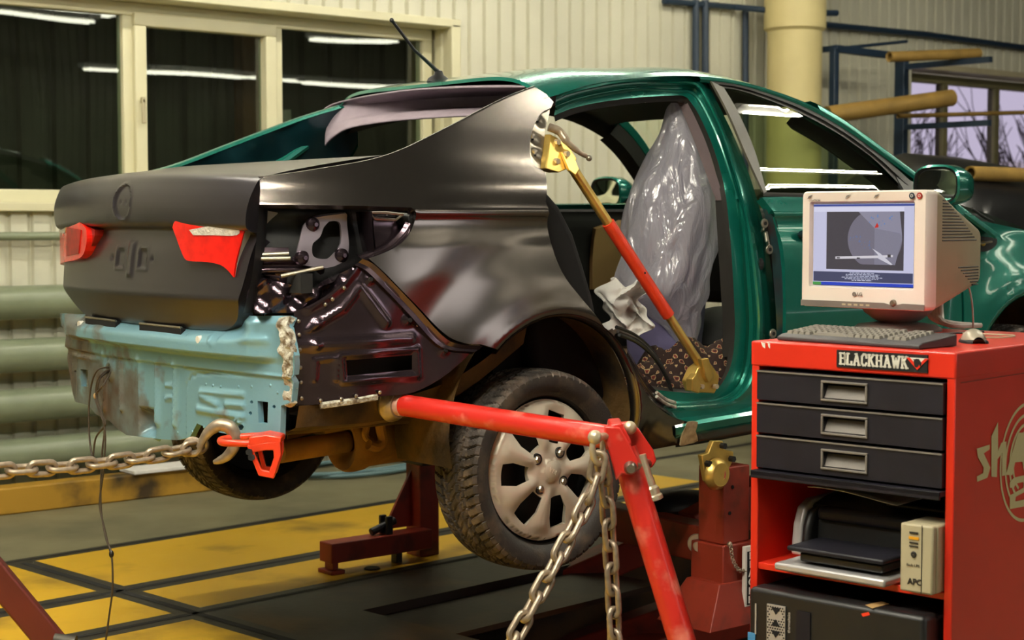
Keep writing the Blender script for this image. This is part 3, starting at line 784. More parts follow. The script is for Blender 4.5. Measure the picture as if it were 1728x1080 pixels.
# dark boot gutter beside the lid
g = [(437, 345), (435, 380), (431, 420), (426, 460), (418, 500), (410, 528)]
loft('boot_gutter', [[atS(a, b, .012) for a, b in g], [atS(a, b, .05)+Vector((.03, 0, 0)) for a, b in g], [Vector((-.84, -.50, atS(a, b, .05).z)) for a, b in g]], M['black'], car, sub=2)

# ---- rear panel (old light blue metal)
def R2(y, z):
    x = -.932+.052*(abs(y)/.7)**2.2
    x -= .040*sstep(1.000, 1.020, z)*(1-.9*sstep(.60, .69, abs(y)))
    x -= .014*(sstep(.955, .965, z))
    x += .02*sstep(1.11, 1.14, z) + .050*sstep(1.045, 1.10, z)*(1-sstep(.50, .62, abs(y)))
    return x
def atR2(px, py, f=None):
    d = ray(px, py); ff = f or R2
    return bis(lambda p: p.x-ff(p.y, p.z), d, (-1.3-CAM.x)/d.x, (-.5-CAM.x)/d.x)
def Y2(pts): return [(p.y, p.z) for p in (atR2(a, b) for a, b in pts)]
feat = []
def rectf(pts, h, w=.006): feat.append(('r', Y2(pts), h, w))
rf_edges = [(Y2([(317, 740), (317, 655), (329, 634), (345, 629), (478, 634)]), .011, .010)]
beads = [(Y2([(346, 668), (372, 682)]), .010, .012), (Y2([(388, 682), (416, 684)]), .010, .010), (Y2([(340, 690), (416, 703)]), .010, .010), (Y2([(345, 660), (416, 666)]), .009, .008),
         (Y2([(267, 620), (267, 712)]), .014, .012), (Y2([(296, 618), (296, 716)]), .014, .010), (Y2([(238, 612), (240, 690)]), .012, .014), (Y2([(280, 650), (294, 650)]), .008, .006), (Y2([(280, 672), (292, 672)]), .008, .006),
         (Y2([(205, 610), (207, 690)]), .012, .009), (Y2([(176, 600), (178, 690)]), .010, .010), (Y2([(123, 600), (165, 606)]), .006, .006), (Y2([(375, 570), (447, 574)]), .008, .012), (Y2([(318, 565), (356, 566), (354, 580)]), .005, .005)]
low_c = Y2([(248, 712)])[0]; boss = Y2([(409, 719)])[0]; gro = Y2([(188, 624)])[0]
def R2d(y, z):
    x = R2(y, z)
    for pl, h, w in beads:
        d = pl_d(y, z, pl)
        if d < 4*w: x -= h*math.exp(-(d/w)**2)
    pl, h, w = rf_edges[0]
    d = pl_d(y, z, pl)
    inside = y < pl[1][0] and z < pl[-1][1]
    x -= h*(sstep(-w, w, d) if inside else sstep(-w, w, -d))
    d = max(abs(y-low_c[0])-.05, abs(z-low_c[1])-.04); x += .05*(1-sstep(-.02, .01, d))
    r = math.hypot(y-boss[0], z-boss[1]); x -= .012*math.exp(-((r-.016)/.006)**2)
    r = math.hypot(y-gro[0], (z-gro[1])*.7); x -= .012*math.exp(-((r-.018)/.008)**2)
    x += .0015*math.sin(45*y+9*z)*sstep(.0, .3, y)
    return x
rp_o = Y2([(100, 529), (150, 530), (250, 533), (350, 533), (420, 532), (493, 533)]) + Y2([(497, 600), (498, 678), (480, 684), (478, 737), (470, 752), (455, 752), (436, 740), (401, 734), (370, 728), (338, 714), (326, 737), (299, 743), (270, 741), (213, 734), (193, 719), (184, 710), (160, 698), (151, 684), (127, 678), (121, 660), (114, 604), (111, 559), (102, 547)])
holes = [Y2([(440, 676), (458, 678), (457, 715), (442, 713)]), Y2([(136, 623), (148, 624), (148, 653), (137, 652)])]
for a, b, r in ((430, 678, 2.6), (428, 697, 2.8), (468, 686, 2.8), (413, 720, 5), (127, 627, 2.2)):
    holes.append([tuple(q) for q in Y2([(a+r*math.cos(t), b+1.15*r*math.sin(t)) for t in np.linspace(0, 2*PI, 9)[:-1]])])
rpan = surf('rear_panel', rp_o, lambda y, z: (R2d(y, z), y, z), M['blue'], car, h=.010, holes=holes, rim=.02, out=(-1, 0, 0), edge_h=.012)
tag(rpan, 'old light blue rear panel with rust and mud')
for a, b in ((353, 648), (365, 650), (378, 652), (408, 652), (430, 652), (330, 728), (300, 730), (350, 720), (384, 724), (462, 650), (474, 662), (450, 742)):
    p = atR2(a, b); MB().ball((R2d(p.y, p.z), p.y, p.z), (.003, .005, .005), n=8, m=6).build('spot_weld', M['blue'], rpan)
for a, b in ((135, 547), (335, 573)):
    p = atR2(a, b); MB().lathe([(.001, .004), (.011, .004), (.012, -.01)], Matrix.Translation((R2d(p.y, p.z), p.y, p.z)) @ Matrix.Rotation(-PI/2, 4, 'Y'), 18).build('white_cap', M['white'], rpan)
for (a, b), (c_, d_) in (((150, 541), (201, 560)), ((241, 552), (311, 573))):
    p, q = atR2(a, b), atR2(c_, b+.35*(d_-b)); p.x = R2d(p.y, p.z)-.004; q.x = R2d(q.y, q.z)-.004
    m_ = MB(); m_.beam(p, q, .016, .020); m_.build('latch_slot', M['void'], rpan)
    MB().tube([p+Vector((-.006, 0, .012)), q+Vector((-.006, 0, .012))], .004, 8).build('latch_edge', M['steel'], rpan)
# wall behind the panel and the boot floor
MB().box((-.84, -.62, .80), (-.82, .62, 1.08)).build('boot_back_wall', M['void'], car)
so_ = crx(Y2([(476, 537), (484, 534), (495, 533)]), 2) + crx(Y2([(497, 580), (498, 640), (497, 680)]), 3) + crx(Y2([(486, 684), (483, 668), (486, 650), (481, 630), (483, 606), (474, 590), (480, 570), (472, 552)]), 2)
surf('sealant_strip', so_, lambda y, z: (R2(y, z)-.012-.004*math.sin(150*z)*math.sin(90*y), y, z), M['seal'], car, h=.008, rim=.02, out=(-1, 0, 0))
# hanging loose wires
M['wire'] = mat('wire_insulation', (60, 50, 38), 0.6)
g0 = atR2(188, 624)+Vector((-.03, 0, 0))
for path in ([(186, 620), (165, 624), (154, 650), (150, 690), (151, 740), (156, 772)], [(186, 624), (170, 632), (162, 655), (166, 690), (178, 715), (162, 738), (157, 772)], [(187, 628), (174, 650), (161, 668), (165, 688), (176, 720), (172, 770), (170, 850), (178, 905), (188, 935), (190, 990), (184, 1040), (178, 1085)], [(186, 626), (168, 640), (164, 672), (174, 705), (178, 740), (174, 800), (168, 850), (176, 890), (187, 935)]):
    w = []
    for i, (a, b) in enumerate(path):
        w.append(atX(a, b, g0.x - .01 if i else g0.x+.03))
    MB().tube(cr(w, 6), .0032, 6).build('loose_wire', M['wire'], car)
MB().ball(atX(188, 935, g0.x-.01), (.008, .008, .013)).build('wire_connector', M['black'], car)
MB().ball(atX(157, 776, g0.x-.01), (.007, .007, .018)).build('wire_connector', M['black'], car)
MB().ball(atX(161, 668, g0.x-.01), (.007, .007, .010)).build('wire_connector', M['tan'], car)

# ---- right door aperture: nested flanges from the roof rail down the B pillar to the sill
kin = [(935, 195), (972, 181), (1028, 170), (1080, 164), (1140, 161), (1156, 163), (1166, 173), (1181, 197), (1201, 242), (1217, 293), (1226, 340), (1234, 423), (1239, 515), (1240, 558), (1236, 605), (1225, 636), (1207, 657), (1170, 663), (1125, 660), (1098, 656)]
kfl = [(937, 184), (972, 170), (1028, 158), (1080, 151), (1140, 154), (1160, 155), (1174, 163), (1189, 187), (1210, 232), (1229, 287), (1243, 337), (1251, 415), (1257, 510), (1258, 560), (1253, 614), (1240, 648), (1216, 668), (1172, 674), (1126, 671), (1103, 668)]
kri = [(938, 168), (972, 156), (1028, 144), (1080, 139), (1140, 138), (1164, 138), (1180, 144), (1197, 172), (1219, 220), (1238, 278), (1254, 335), (1268, 400), (1280, 500), (1282, 560), (1274, 622), (1260, 658), (1228, 680), (1170, 687), (1130, 689), (1112, 688)]
kou = [(939, 161), (973, 148), (1028, 136), (1080, 131), (1140, 128), (1172, 128), (1190, 133), (1209, 170), (1234, 220), (1256, 272), (1274, 325), (1292, 392), (1306, 490), (1312, 560), (1314, 630), (1306, 674), (1268, 694), (1196, 706), (1162, 712), (1138, 716)]
n = len(kin); pil = [sstep(4, 8, i)*(1-sstep(13.5, 16, i)) for i in range(n)]
def rail(k, ins): return [atS(a, b, ins[i] if isinstance(ins, list) else ins) for i, (a, b) in enumerate(k)]
mid = [((a+c)/2, (b+d)/2) for (a, b), (c, d) in zip(kfl, kri)]
frame_rails = [rail(kin, .105), rail(kin, .092), rail(kfl, .088), rail([(.75*a+.25*c, .75*b+.25*d) for (a, b), (c, d) in zip(kfl, kri)], [.088+.006*p for p in pil]), rail(mid, [.080 for p in pil]),
               rail([(.2*a+.8*c, .2*b+.8*d) for (a, b), (c, d) in zip(kfl, kri)], .045), rail(kri, .036), rail([(.8*a+.2*c, .8*b+.2*d) for (a, b), (c, d) in zip(kri, kou)], .04), rail([(.3*a+.7*c, .3*b+.7*d) for (a, b), (c, d) in zip(kri, kou)], [.035+.030*p for p in pil]), rail(kou, [.004+.08*p for p in pil])]
fo = loft('door_aperture', frame_rails, M['teal'], car, n=5, ang=60, sub=4)
tag(fo, 'green rear door aperture with stripped flanges')
# sealer beads on the upper corner of the flange
MB().tube(cr([p+Vector((0, -.003, 0)) for p in rail(kfl, .09)[:11]], 5), .005, 6).build('sealer_bead', M['teal_in'], car)
# black rubber edge inside the aperture
ki2 = [(a+(2 if i < 4 else -8 if i < 15 else -3), b+(10 if i < 6 else 3 if i < 14 else -6)) for i, (a, b) in enumerate(kin)]
loft('aperture_trim', [rail(kin, .10), rail(ki2, .125)], M['trim'], car, n=4, sub=2)
# inside B pillar trim, grey above and black below
def rb(pts, ins): return [atS(a, b, ins) for a, b in pts]
M['pillar_trim'] = mat('pillar_trim', (104, 90, 92), 0.7, 0, 0.06, 20)
loft('pillar_cover', [rb([(1158, 170), (1172, 196), (1192, 242), (1208, 292), (1222, 338)], .115), rb([(1140, 165), (1156, 200), (1174, 245), (1192, 295), (1208, 338)], .16)], M['pillar_trim'], car)
loft('pillar_cover', [rb([(1224, 338), (1231, 420), (1236, 515), (1237, 560), (1233, 600)], .115), rb([(1207, 338), (1212, 420), (1218, 515), (1220, 560), (1218, 604)], .17)], M['trim'], car)
# hinges and check strap on the B pillar
def hinge(pts, nm='door_hinge'):
    q = MB()
    for i, (a, b) in enumerate(pts):
        p = atS(a, b, .012); q.tube([p+Vector((0, -.004, 0)), p+Vector((0, .004, 0))], .017, 16)
        q.beam(p+Vector((0, 0, -.012 if i == 0 else .014)), atS(a-4, b+(9 if i == 0 else -9), .04), .028, .006, (0, 1, 0))
    if len(pts) > 1: q.tube([atS(pts[0][0]+2, pts[0][1]+14, .03), atS(pts[1][0]-3, pts[1][1]-12, .03)], .008, 10)
    o = q.build(nm, M['steel'], car, bevel=.002)
    for a, b in pts:
        p = atS(a, b, .012); MB().cyl(p+Vector((0, -.006, 0)), p+Vector((0, .0, 0)), .007, 12).build('hinge_hole', M['void'], o)
hinge([(1290, 377), (1298, 421)]); hinge([(1304, 563)])
MB().ball(atS(1284, 446, .05), (.010, .012, .022)).build('pillar_slot', M['void'], car)

# ---- roof
railp = [(937, 161), (1000, 142), (1080, 131), (1140, 128), (1191, 129), (1242, 136), (1292, 149), (1357, 172), (1423, 208), (1489, 255), (1555, 304)]
rw = [atS(a, b) for a, b in railp]
zr = pchip([p.x for p in rw], [p.z for p in rw]); yr = pchip([p.x for p in rw], [p.y for p in rw])
def roof_pt(x, t):          # t -1..1 across
    zz = zr(x); y = -yr(x)*t; a = abs(t)
    crown = (lerp(.046, .020, sstep(.9, 1.5, x))+.050*(1-sstep(.10, .75, x)))*(1-a**7)
    x_ = x - (.045*(1-t*t) if x < .6 else 0)*sstep(.6, .2, x) if False else x
    return Vector((x_, y, zz+crown))
ts = [-1+2*i/36 for i in range(37)]
ts = [math.copysign(abs(t)**.75, t) for t in ts]
xs_ = [.16+(1.56-.16)*i/28 for i in range(29)]
rows = []
for i, x in enumerate(xs_):
    rows.append([roof_pt(x-.05*(1-t*t)*(1-i/28)**6, t) for t in ts])
rb0 = [p+Vector((-.003, 0, -.012)) for p in rows[0]]
mb = MB().grid([rb0]+rows)
mb.build('roof_panel', M['teal'], car, 60)
# A pillars carry the rail on down to the cowl
for s in (-1, 1):
    xa = [1.56+(2.34-1.56)*i/14 for i in range(15)]
    loft('a_pillar', [[Vector((x, s*abs(yr(x)), zr(x))) for x in xa], [Vector((x, s*(abs(yr(x))-.012), zr(x)+.022)) for x in xa], [Vector((x, s*(abs(yr(x))-.045), zr(x)+.034)) for x in xa], [Vector((x, s*(abs(yr(x))-.10), zr(x)+.030)) for x in xa], [Vector((x-.02, s*(abs(yr(x))-.10), zr(x)+.00)) for x in xa], [Vector((x-.04, s*(abs(yr(x))-.05), zr(x)-.03)) for x in xa]], M['teal'], car, n=2, sub=3)
    loft('a_pillar_trim', [[Vector((x-.02, s*(abs(yr(x))-.10), zr(x)-.005)) for x in xa], [Vector((x-.07, s*(abs(yr(x))-.105), zr(x)-.05)) for x in xa], [Vector((x-.09, s*(abs(yr(x))-.06), zr(x)-.075)) for x in xa]], M['trim'], car, n=2, sub=2)
loft('windshield', [[Vector((x+.10*(1-t*t), -t*(abs(yr(x))-.10), zr(x)+.016+.012*(1-t*t))) for x in (1.56, 1.75, 1.95, 2.15, 2.32)] for t in np.linspace(-1, 1, 9)], M['screenglass'], car, n=3, sub=1)
# antenna
an = MB().lathe([(.034, 0), (.030, .012), (.014, .026), (.010, .04), (.001, .045)], Matrix.Translation(roof_pt(.20, 0)+Vector((.02, .03, -.004))) @ Matrix.Diagonal((1.5, .8, 1, 1)), 20)
p0 = roof_pt(.20, 0)+Vector((.02, .03, .03))
an.tube([p0, p0+Vector((-.11, .0, .075)), p0+Vector((-.20, .0, .165))], [.008, .006, .006], 8)
an.ball(p0+Vector((-.205, 0, .169)), .008)
an.build('antenna', M['black'], car)
# ---- left side of the body (seen through the car)
def mir(pts): return pts
lq = [(x, z) for x, z in q_top if x > -.82] + [(.26, 1.80), (.30, 1.70), (.22, 1.45), (.40, 1.30), (.42, .9), (.36, .78)] + [(A1[0]+.358*math.cos(a), A1[1]+.358*math.sin(a)) for a in np.linspace(.0, PI, 24)] + [(-.5, .80), (-.74, .88), (-.80, 1.1), (-.84, 1.35), (-.84, 1.50)]
surf('left_quarter_panel', lq, side_fn(0, None, 1), M['teal'], car, h=.03, rim=.012, out=(0, 1, 0))
lqi = [(x*1+.012, z-.006) for x, z in q_top if x > -.82] + [(.22, 1.80), (.26, 1.70), (.18, 1.45), (-.3, 1.40), (-.8, 1.40)]
surf('left_pillar_inner', lqi, side_fn(.06, lambda x, z: .012*math.sin(26*x+11*z)*math.sin(17*z), 1), M['teal_shaded'], car, h=.02, rim=.0, out=(0, -1, 0))
e = [Vector((x, S(x, z), z)) for x, z in q_top if x > -.82]
loft('left_pillar_edge', [e, [p+Vector((.004, -.03, .006)) for p in e], [p+Vector((.012, -.06, -.004)) for p in e]], M['teal'], car, n=1, sub=2)
sh = MB()
sh.tube([Vector((-.12, .66, 1.58)), Vector((.05, .63, 1.70)), Vector((.16, .60, 1.80))], .022, 10)
sh.build('wiring_tube', M['teal'], car)
MB().tube(cr([(-.35, .68, 1.62), (-.22, .66, 1.66), (-.08, .64, 1.71), (.06, .61, 1.78)], 4), .005, 6).build('wiring_tube', M['steel'], car)
dl = [(.42, .72), (.44, 1.30), (.40, 1.47), (2.15, 1.49), (2.14, .80), (2.0, .70)]
surf('left_door', dl, side_fn(0, None, 1), M['teal'], car, h=.05, rim=.012, out=(0, 1, 0))
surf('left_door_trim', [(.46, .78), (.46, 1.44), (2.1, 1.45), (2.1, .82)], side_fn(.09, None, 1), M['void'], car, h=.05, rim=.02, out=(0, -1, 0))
surf('left_door_card', [(1.62, 1.10), (1.62, 1.37), (1.75, 1.41), (2.04, 1.41), (2.04, 1.10)], side_fn(.11, None, 1), M['tan'], car, h=.05, rim=.02, out=(0, -1, 0))
xl = [.20, .4, .65, .98, 1.30, 1.56]
loft('left_roof_rail', [[Vector((x, abs(yr(x)), zr(x))) for x in xl], [Vector((x, abs(yr(x))+.012, zr(x)-.03)) for x in xl], [Vector((x, abs(yr(x))-.02, zr(x)-.075)) for x in xl], [Vector((x, abs(yr(x))-.06, zr(x)-.05)) for x in xl], [Vector((x, abs(yr(x))-.09, zr(x)+.01)) for x in xl]], M['trim'], car, n=4, sub=2)
loft('left_b_pillar', [[Vector((1.02, S(1, 1.47)-.03, 1.46)), Vector((.98, .70, 1.64)), Vector((.93, .58, 1.86))], [Vector((1.12, S(1, 1.47)-.03, 1.46)), Vector((1.08, .70, 1.64)), Vector((1.02, .58, 1.86))], [Vector((1.12, S(1, 1.47)-.09, 1.46)), Vector((1.08, .64, 1.64)), Vector((1.02, .52, 1.86))], [Vector((1.02, S(1, 1.47)-.09, 1.46)), Vector((.98, .64, 1.64)), Vector((.93, .52, 1.86))]], M['trim'], car, n=4, sub=1)
# ---- headliner hanging at the rear window, and roof lining
xe_ = lambda y: .16-.05*(1-(min(abs(y), .56)/.56)**2)-.012
def atE(px, py):
    x = .14
    for _ in range(8): p = atX(px, py, x); x = xe_(p.y)
    return p
lt = [atE(*q) for q in ((547, 184), (568, 174), (619, 163), (690, 153), (780, 148), (884, 147))]
lb = [atY(549, 246, .50), atY(562, 232, .42), atY(590, 216, .30), atY(655, 205, .12), atY(740, 198, -.10), atY(830, 194, -.34)]
rec = [.01, .03, .10, .20, .24, .24]
lt2 = [p+Vector((.02, 0, .006)) for p in lt]
lm2 = [a.lerp(b, .22)+Vector((r, 0, .01)) for a, b, r in zip(lt, lb, rec)]; lm3 = [a.lerp(b, .50)+Vector((r, 0, .0)) for a, b, r in zip(lt, lb, rec)]; lb2 = [a.lerp(b, .72)+Vector((r*.25, 0, 0)) for a, b, r in zip(lt, lb, rec)]
hl = loft('headliner', [lt, lt2, lm2, lm3, lb2, lb], M['liner'], car, n=6, sub=4, solid=.006, ang=70)
tag(hl, 'lilac grey roof lining drooping in the rear window')
rows = [[roof_pt(x, t)+Vector((0, 0, -.045)) for t in np.linspace(-.92, .92, 9)] for x in np.linspace(.42, 1.5, 8)]
MB().grid(rows).build('roof_lining', M['trim'], car, 60)
# C pillar inner on the right
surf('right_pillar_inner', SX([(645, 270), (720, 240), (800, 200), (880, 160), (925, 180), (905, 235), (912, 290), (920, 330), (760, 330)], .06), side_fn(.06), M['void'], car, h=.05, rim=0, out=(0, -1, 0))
# parcel shelf, floor, seats
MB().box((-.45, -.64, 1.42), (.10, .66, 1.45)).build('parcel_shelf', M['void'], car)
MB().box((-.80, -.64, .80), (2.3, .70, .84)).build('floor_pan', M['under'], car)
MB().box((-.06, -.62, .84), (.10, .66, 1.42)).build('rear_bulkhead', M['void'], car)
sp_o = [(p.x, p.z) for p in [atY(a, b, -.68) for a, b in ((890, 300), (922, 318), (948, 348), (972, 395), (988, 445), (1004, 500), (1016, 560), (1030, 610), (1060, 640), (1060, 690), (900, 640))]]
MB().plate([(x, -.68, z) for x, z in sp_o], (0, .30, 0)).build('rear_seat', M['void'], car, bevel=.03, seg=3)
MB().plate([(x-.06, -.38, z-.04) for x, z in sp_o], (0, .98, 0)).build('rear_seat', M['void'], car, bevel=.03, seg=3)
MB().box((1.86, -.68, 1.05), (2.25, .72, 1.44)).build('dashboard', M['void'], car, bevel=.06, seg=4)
MB().lathe([(.175, -.012), (.19, 0), (.175, .012), (.160, 0)], Matrix.Translation((1.70, .36, 1.42)) @ Matrix.Rotation(math.radians(-64), 4, 'Y'), 32, closed=True).build('steering_wheel', M['void'], car)
M['seatcloth'] = mat('seat_cloth', (98, 92, 128), 0.9)
def ringloft(name, levels, m, parent, k=0, seed=1, n=40, sub=4, solid=0, fold=0.0):
    """levels: (centre, half width along Rv, half depth along Fh)"""
    rg = random.Random(seed); ph = [rg.uniform(0, 6.28) for _ in range(8)]
    L = [(cr([l[0] for l in levels], sub)[i], cr([(l[1], l[2], 0) for l in levels], sub)[i]) for i in range((len(levels)-1)*sub+1)]
    rows = []
    for i, (c, wd) in enumerate(L):
        row = []
        for q in range(n):
            a = 2*PI*q/n
            f = 1+fold*(math.sin(5*a+ph[0]+.25*i)+.6*math.sin(9*a+ph[1]-.4*i)+.5*math.sin(14*a+ph[2]+.3*i)+.5*math.sin(3*a+i*.7+ph[3]))
            row.append(Vector(c)+Rv*(math.cos(a)*max(.004, wd[0])*f)+Fh*(math.sin(a)*max(.004, wd[1])*f))
        rows.append(row)
    return MB().grid(rows, True).build(name, m, parent, 180, solid=solid)
def lvl(xl_, xr_, y, dep, hd, sc_=1.0):
    c = atD((xl_+xr_)/2, y, dep); return (c, (xr_-xl_)/2/F_PX*dep*sc_, hd*sc_)
SL = [(1128, 1140, 196, .03), (1112, 1170, 215, .07), (1104, 1190, 256, .08), (1096, 1198, 290, .09), (1062, 1206, 335, .13), (1050, 1208, 400, .13), (1046, 1204, 460, .13), (1046, 1196, 540, .14), (1050, 1190, 620, .16)]
ringloft('front_seat', [lvl(a+10, b-8, y, 6.12, d*.85) for a, b, y, d in SL], M['seatcloth'], car)
MB().ball((1.35, -.36, .95), (.30, .26, .13)).build('front_seat_base', M['void'], car)
M['film'] = thin_glass('film_base', (226, 222, 236), 3.0, 0.10)
def film():
    m = bpy.data.materials.new('plastic_film'); m.use_nodes = True; nt = m.node_tree; N = nt.nodes; L = nt.links
    for n_ in list(N): N.remove(n_)
    o = N.new('ShaderNodeOutputMaterial'); t = N.new('ShaderNodeBsdfTransparent'); d = N.new('ShaderNodeBsdfDiffuse'); tr = N.new('ShaderNodeBsdfTranslucent'); g_ = N.new('ShaderNodeBsdfGlossy')
    d.inputs['Color'].default_value = (.9, .87, .95, 1); tr.inputs['Color'].default_value = (.9, .87, .95, 1); g_.inputs['Roughness'].default_value = .16
    tc = N.new('ShaderNodeTexCoord'); nz = N.new('ShaderNodeTexNoise'); nz.inputs['Scale'].default_value = 14; nz.inputs['Detail'].default_value = 4; nz.inputs['Distortion'].default_value = 1.2
    mp = N.new('ShaderNodeMapping'); mp.inputs['Scale'].default_value = (1, 1, .35); L.new(tc.outputs['Object'], mp.inputs[0]); L.new(mp.outputs[0], nz.inputs['Vector'])
    bp = N.new('ShaderNodeBump'); bp.inputs['Strength'].default_value = .9; bp.inputs['Distance'].default_value = .03; L.new(nz.outputs['Fac'], bp.inputs['Height'])
    for q in (d, tr, g_): L.new(bp.outputs[0], q.inputs['Normal'])
    a = N.new('ShaderNodeMixShader'); a.inputs[0].default_value = .5; L.new(d.outputs[0], a.inputs[1]); L.new(tr.outputs[0], a.inputs[2])
    b = N.new('ShaderNodeMixShader'); b.inputs[0].default_value = .68; L.new(t.outputs[0], b.inputs[1]); L.new(a.outputs[0], b.inputs[2])
    c = N.new('ShaderNodeMixShader'); c.inputs[0].default_value = .16; L.new(b.outputs[0], c.inputs[1]); L.new(g_.outputs[0], c.inputs[2]); L.new(c.outputs[0], o.inputs[0])
    return m
M['film'] = film()
PL = [(1132, 1142, 174, .012), (1124, 1158, 186, .03), (1112, 1180, 225, .08), (1092, 1194, 270, .11), (1066, 1205, 320, .15), (1052, 1211, 385, .16), (1046, 1202, 440, .16), (1040, 1192, 490, .15), (1078, 1186, 520, .10), (1118, 1180, 555, .06), (1150, 1172, 590, .03), (1162, 1168, 610, .008)]
tag(ringloft('plastic_seat_cover', [lvl(a, b, y, 6.02, d) for a, b, y, d in PL], M['film'], None, fold=.05, n=72, sub=5, solid=0), 'clear crumpled plastic film draped over the front seat of the green car', 'seat cover')

# ---- front door, glass, mirror, sill, fender
dr = crx(SX([(1286, 333), (1303, 354), (1317, 400), (1325, 469), (1326, 540), (1324, 620), (1318, 690)]), 3)
xz = SX([(1624, 430)])[0][0]
door = dr + [(1.12, .765), (xz-.02, .765), (xz, 1.0), (xz+.005, 1.30), (xz-.02, 1.44), (2.02, 1.497)] + SX([(1500, 334), (1400, 330)])
do = surf('front_door', door, side_fn(), M['teal'], car, h=.022, rim=.03, out=(0, -1, 0))
ed = [(1286, 333), (1303, 354), (1317, 400), (1325, 469), (1326, 540), (1324, 620), (1318, 690)]
e0 = [(1281, 336), (1290, 362), (1299, 402), (1305, 469), (1310, 540), (1310, 620), (1306, 690)]
loft('door_edge', [[atS(a, b, .004) for a, b in ed], [atS(a-4, b, .012) for a, b in ed], [atS(a, b, .035) for a, b in e0]], M['teal_shaded'], do)
M['sash'] = mat('sash_tape', (72, 68, 56), 0.42, 0, 0.06, 20)
loft('window_sash', [[atS(a, b, .012) for a, b in ((1197, 137), (1226, 192), (1256, 262), (1285, 324))], [atS(a, b, .002) for a, b in ((1201, 137), (1230, 192), (1260, 262), (1289, 325))], [atS(a, b, .002) for a, b in ((1222, 148), (1247, 192), (1273, 252), (1294, 324))]], M['sash'], do)
up = [(1199, 135), (1242, 141), (1292, 154), (1357, 178), (1423, 214), (1485, 260), (1540, 308)]
lw = [(1218, 149), (1246, 152), (1292, 167), (1355, 193), (1418, 228), (1474, 268), (1524, 318)]
md = [((a+c)/2, (b+d)/2) for (a, b), (c, d) in zip(up, lw)]
loft('window_frame', [[atS(a, b, .008) for a, b in up], [atS(a, b, .003) for a, b in md], [atS(a+1, b+2, .012) for a, b in md], [atS(a, b, .010) for a, b in lw]], M['trim'], do, sub=2)
lr = [Vector((x, -abs(yr(x))+.0, zr(x))) for x in np.linspace(.98, 2.3, 12)]
loft('roof_rail_skin', [lr, [p+Vector((0, -.012, -.012)) for p in lr], [p+Vector((0, -.006, -.022)) for p in lr]], M['teal'], car, n=2, sub=2)
gl = SX([(1218, 149), (1246, 150), (1292, 165), (1355, 191), (1418, 226), (1474, 266), (1526, 318)], .014) + SX([(1530, 334), (1400, 330), (1293, 326)], .014)
surf('door_glass', gl, side_fn(.014), M['carglass'], do, h=.04, rim=0, out=(0, -1, 0))
belt = [(1288, 327), (1360, 329), (1450, 331), (1550, 334)]
loft('belt_moulding', [[atS(a, b-3, .006) for a, b in belt], [atS(a, b, -.004) for a, b in belt], [atS(a, b+4, .0) for a, b in belt]], M['trim'], do)
surf('mirror_triangle', SX([(1512, 298), (1540, 306), (1574, 338), (1530, 334), (1524, 318)], .004), side_fn(.004), M['black'], do, h=.02, rim=.01, out=(0, -1, 0))
hp_ = atS(1352, 397, -.016)
MB().ball(hp_+Vector((.10, 0, .002)), (.12, .022, .026)).build('door_handle', M['teal_shaded'], do)
# wing mirrors
def rbox_loft(secs, n=24, e=3.0):
    rows = []
    for c, a, b in secs:
        row = []
        for k in range(n):
            t = 2*PI*k/n; ct, st = math.cos(t), math.sin(t)
            row.append(Vector((c[0], c[1]+a*math.copysign(abs(ct)**(2/e), ct), c[2]+b*math.copysign(abs(st)**(2/e), st))))
        rows.append(row)
    return rows
def mirror(c, s, par):
    x, y, z = c
    q = MB().grid(rbox_loft([((x-.035, y, z), .098, .070), ((x-.03, y, z), .106, .078), ((x+.02, y, z), .106, .078), ((x+.07, y-.006*s, z-.004), .092, .064), ((x+.105, y-.01*s, z-.008), .06, .040), ((x+.118, y-.01*s, z-.01), .012, .008)]), True)
    o = q.build('wing_mirror', M['teal'], par, 50)
    g_ = MB().grid(rbox_loft([((x-.037, y, z), .098, .070), ((x-.025, y, z), .090, .062), ((x-.025, y, z), .002, .002)]), True); g_.build('mirror_frame', M['black'], o, 30)
    MB().grid(rbox_loft([((x-.028, y, z), .088, .060), ((x-.029, y, z), .001, .001)]), True).build('mirror_glass', mat_mirror, o, 30)
    MB().tube([(x+.03, y+s*.09, z-.05), (x+.02, y+s*.17, z-.075)], [.035, .045], 14).build('mirror_foot', M['black'], o)
mat_mirror = mat('mirror_glass', (210, 215, 210), 0.02, 1.0)
mc = atY(1588, 313, -.93); mirror(mc, 1, car)
mc = atY(1030, 326, .97); mirror(mc, -1, car)
# sill
sk = [(1138, 716), (1162, 712), (1196, 706), (1268, 694), (1330, 683), (1420, 668)]
sk2 = [(1140, 722), (1164, 718), (1198, 712), (1268, 700), (1330, 689), (1420, 674)]
sb = [(1140, 750), (1164, 747), (1198, 741), (1268, 728), (1330, 716), (1420, 700)]
loft('rocker_panel', [[atS(a, b, .004) for a, b in sk], [atS(a, b, -.008) for a, b in sk2], [atS(a, (b+d)/2, -.006) for (a, b), (c, d) in zip(sk2, sb)], [atS(a, b, .012) for a, b in sb], [atS(a, b, .06)+Vector((0, 0, -.01)) for a, b in sb]], M['teal'], car, sub=4)
M['putty'] = mat('bare_metal_patch', (196, 176, 140), 0.4, 0.5, 0, 20, rgb2=(120, 96, 60), mask=(.45, .65), bump=.3, bscale=80)
surf('weld_patch', crx(SX([(1162, 712), (1178, 712), (1174, 728), (1178, 744), (1160, 750), (1148, 752), (1152, 732)], -.012), 2), side_fn(-.012), M['putty'], car, h=.012, rim=.006, out=(0, -1, 0))
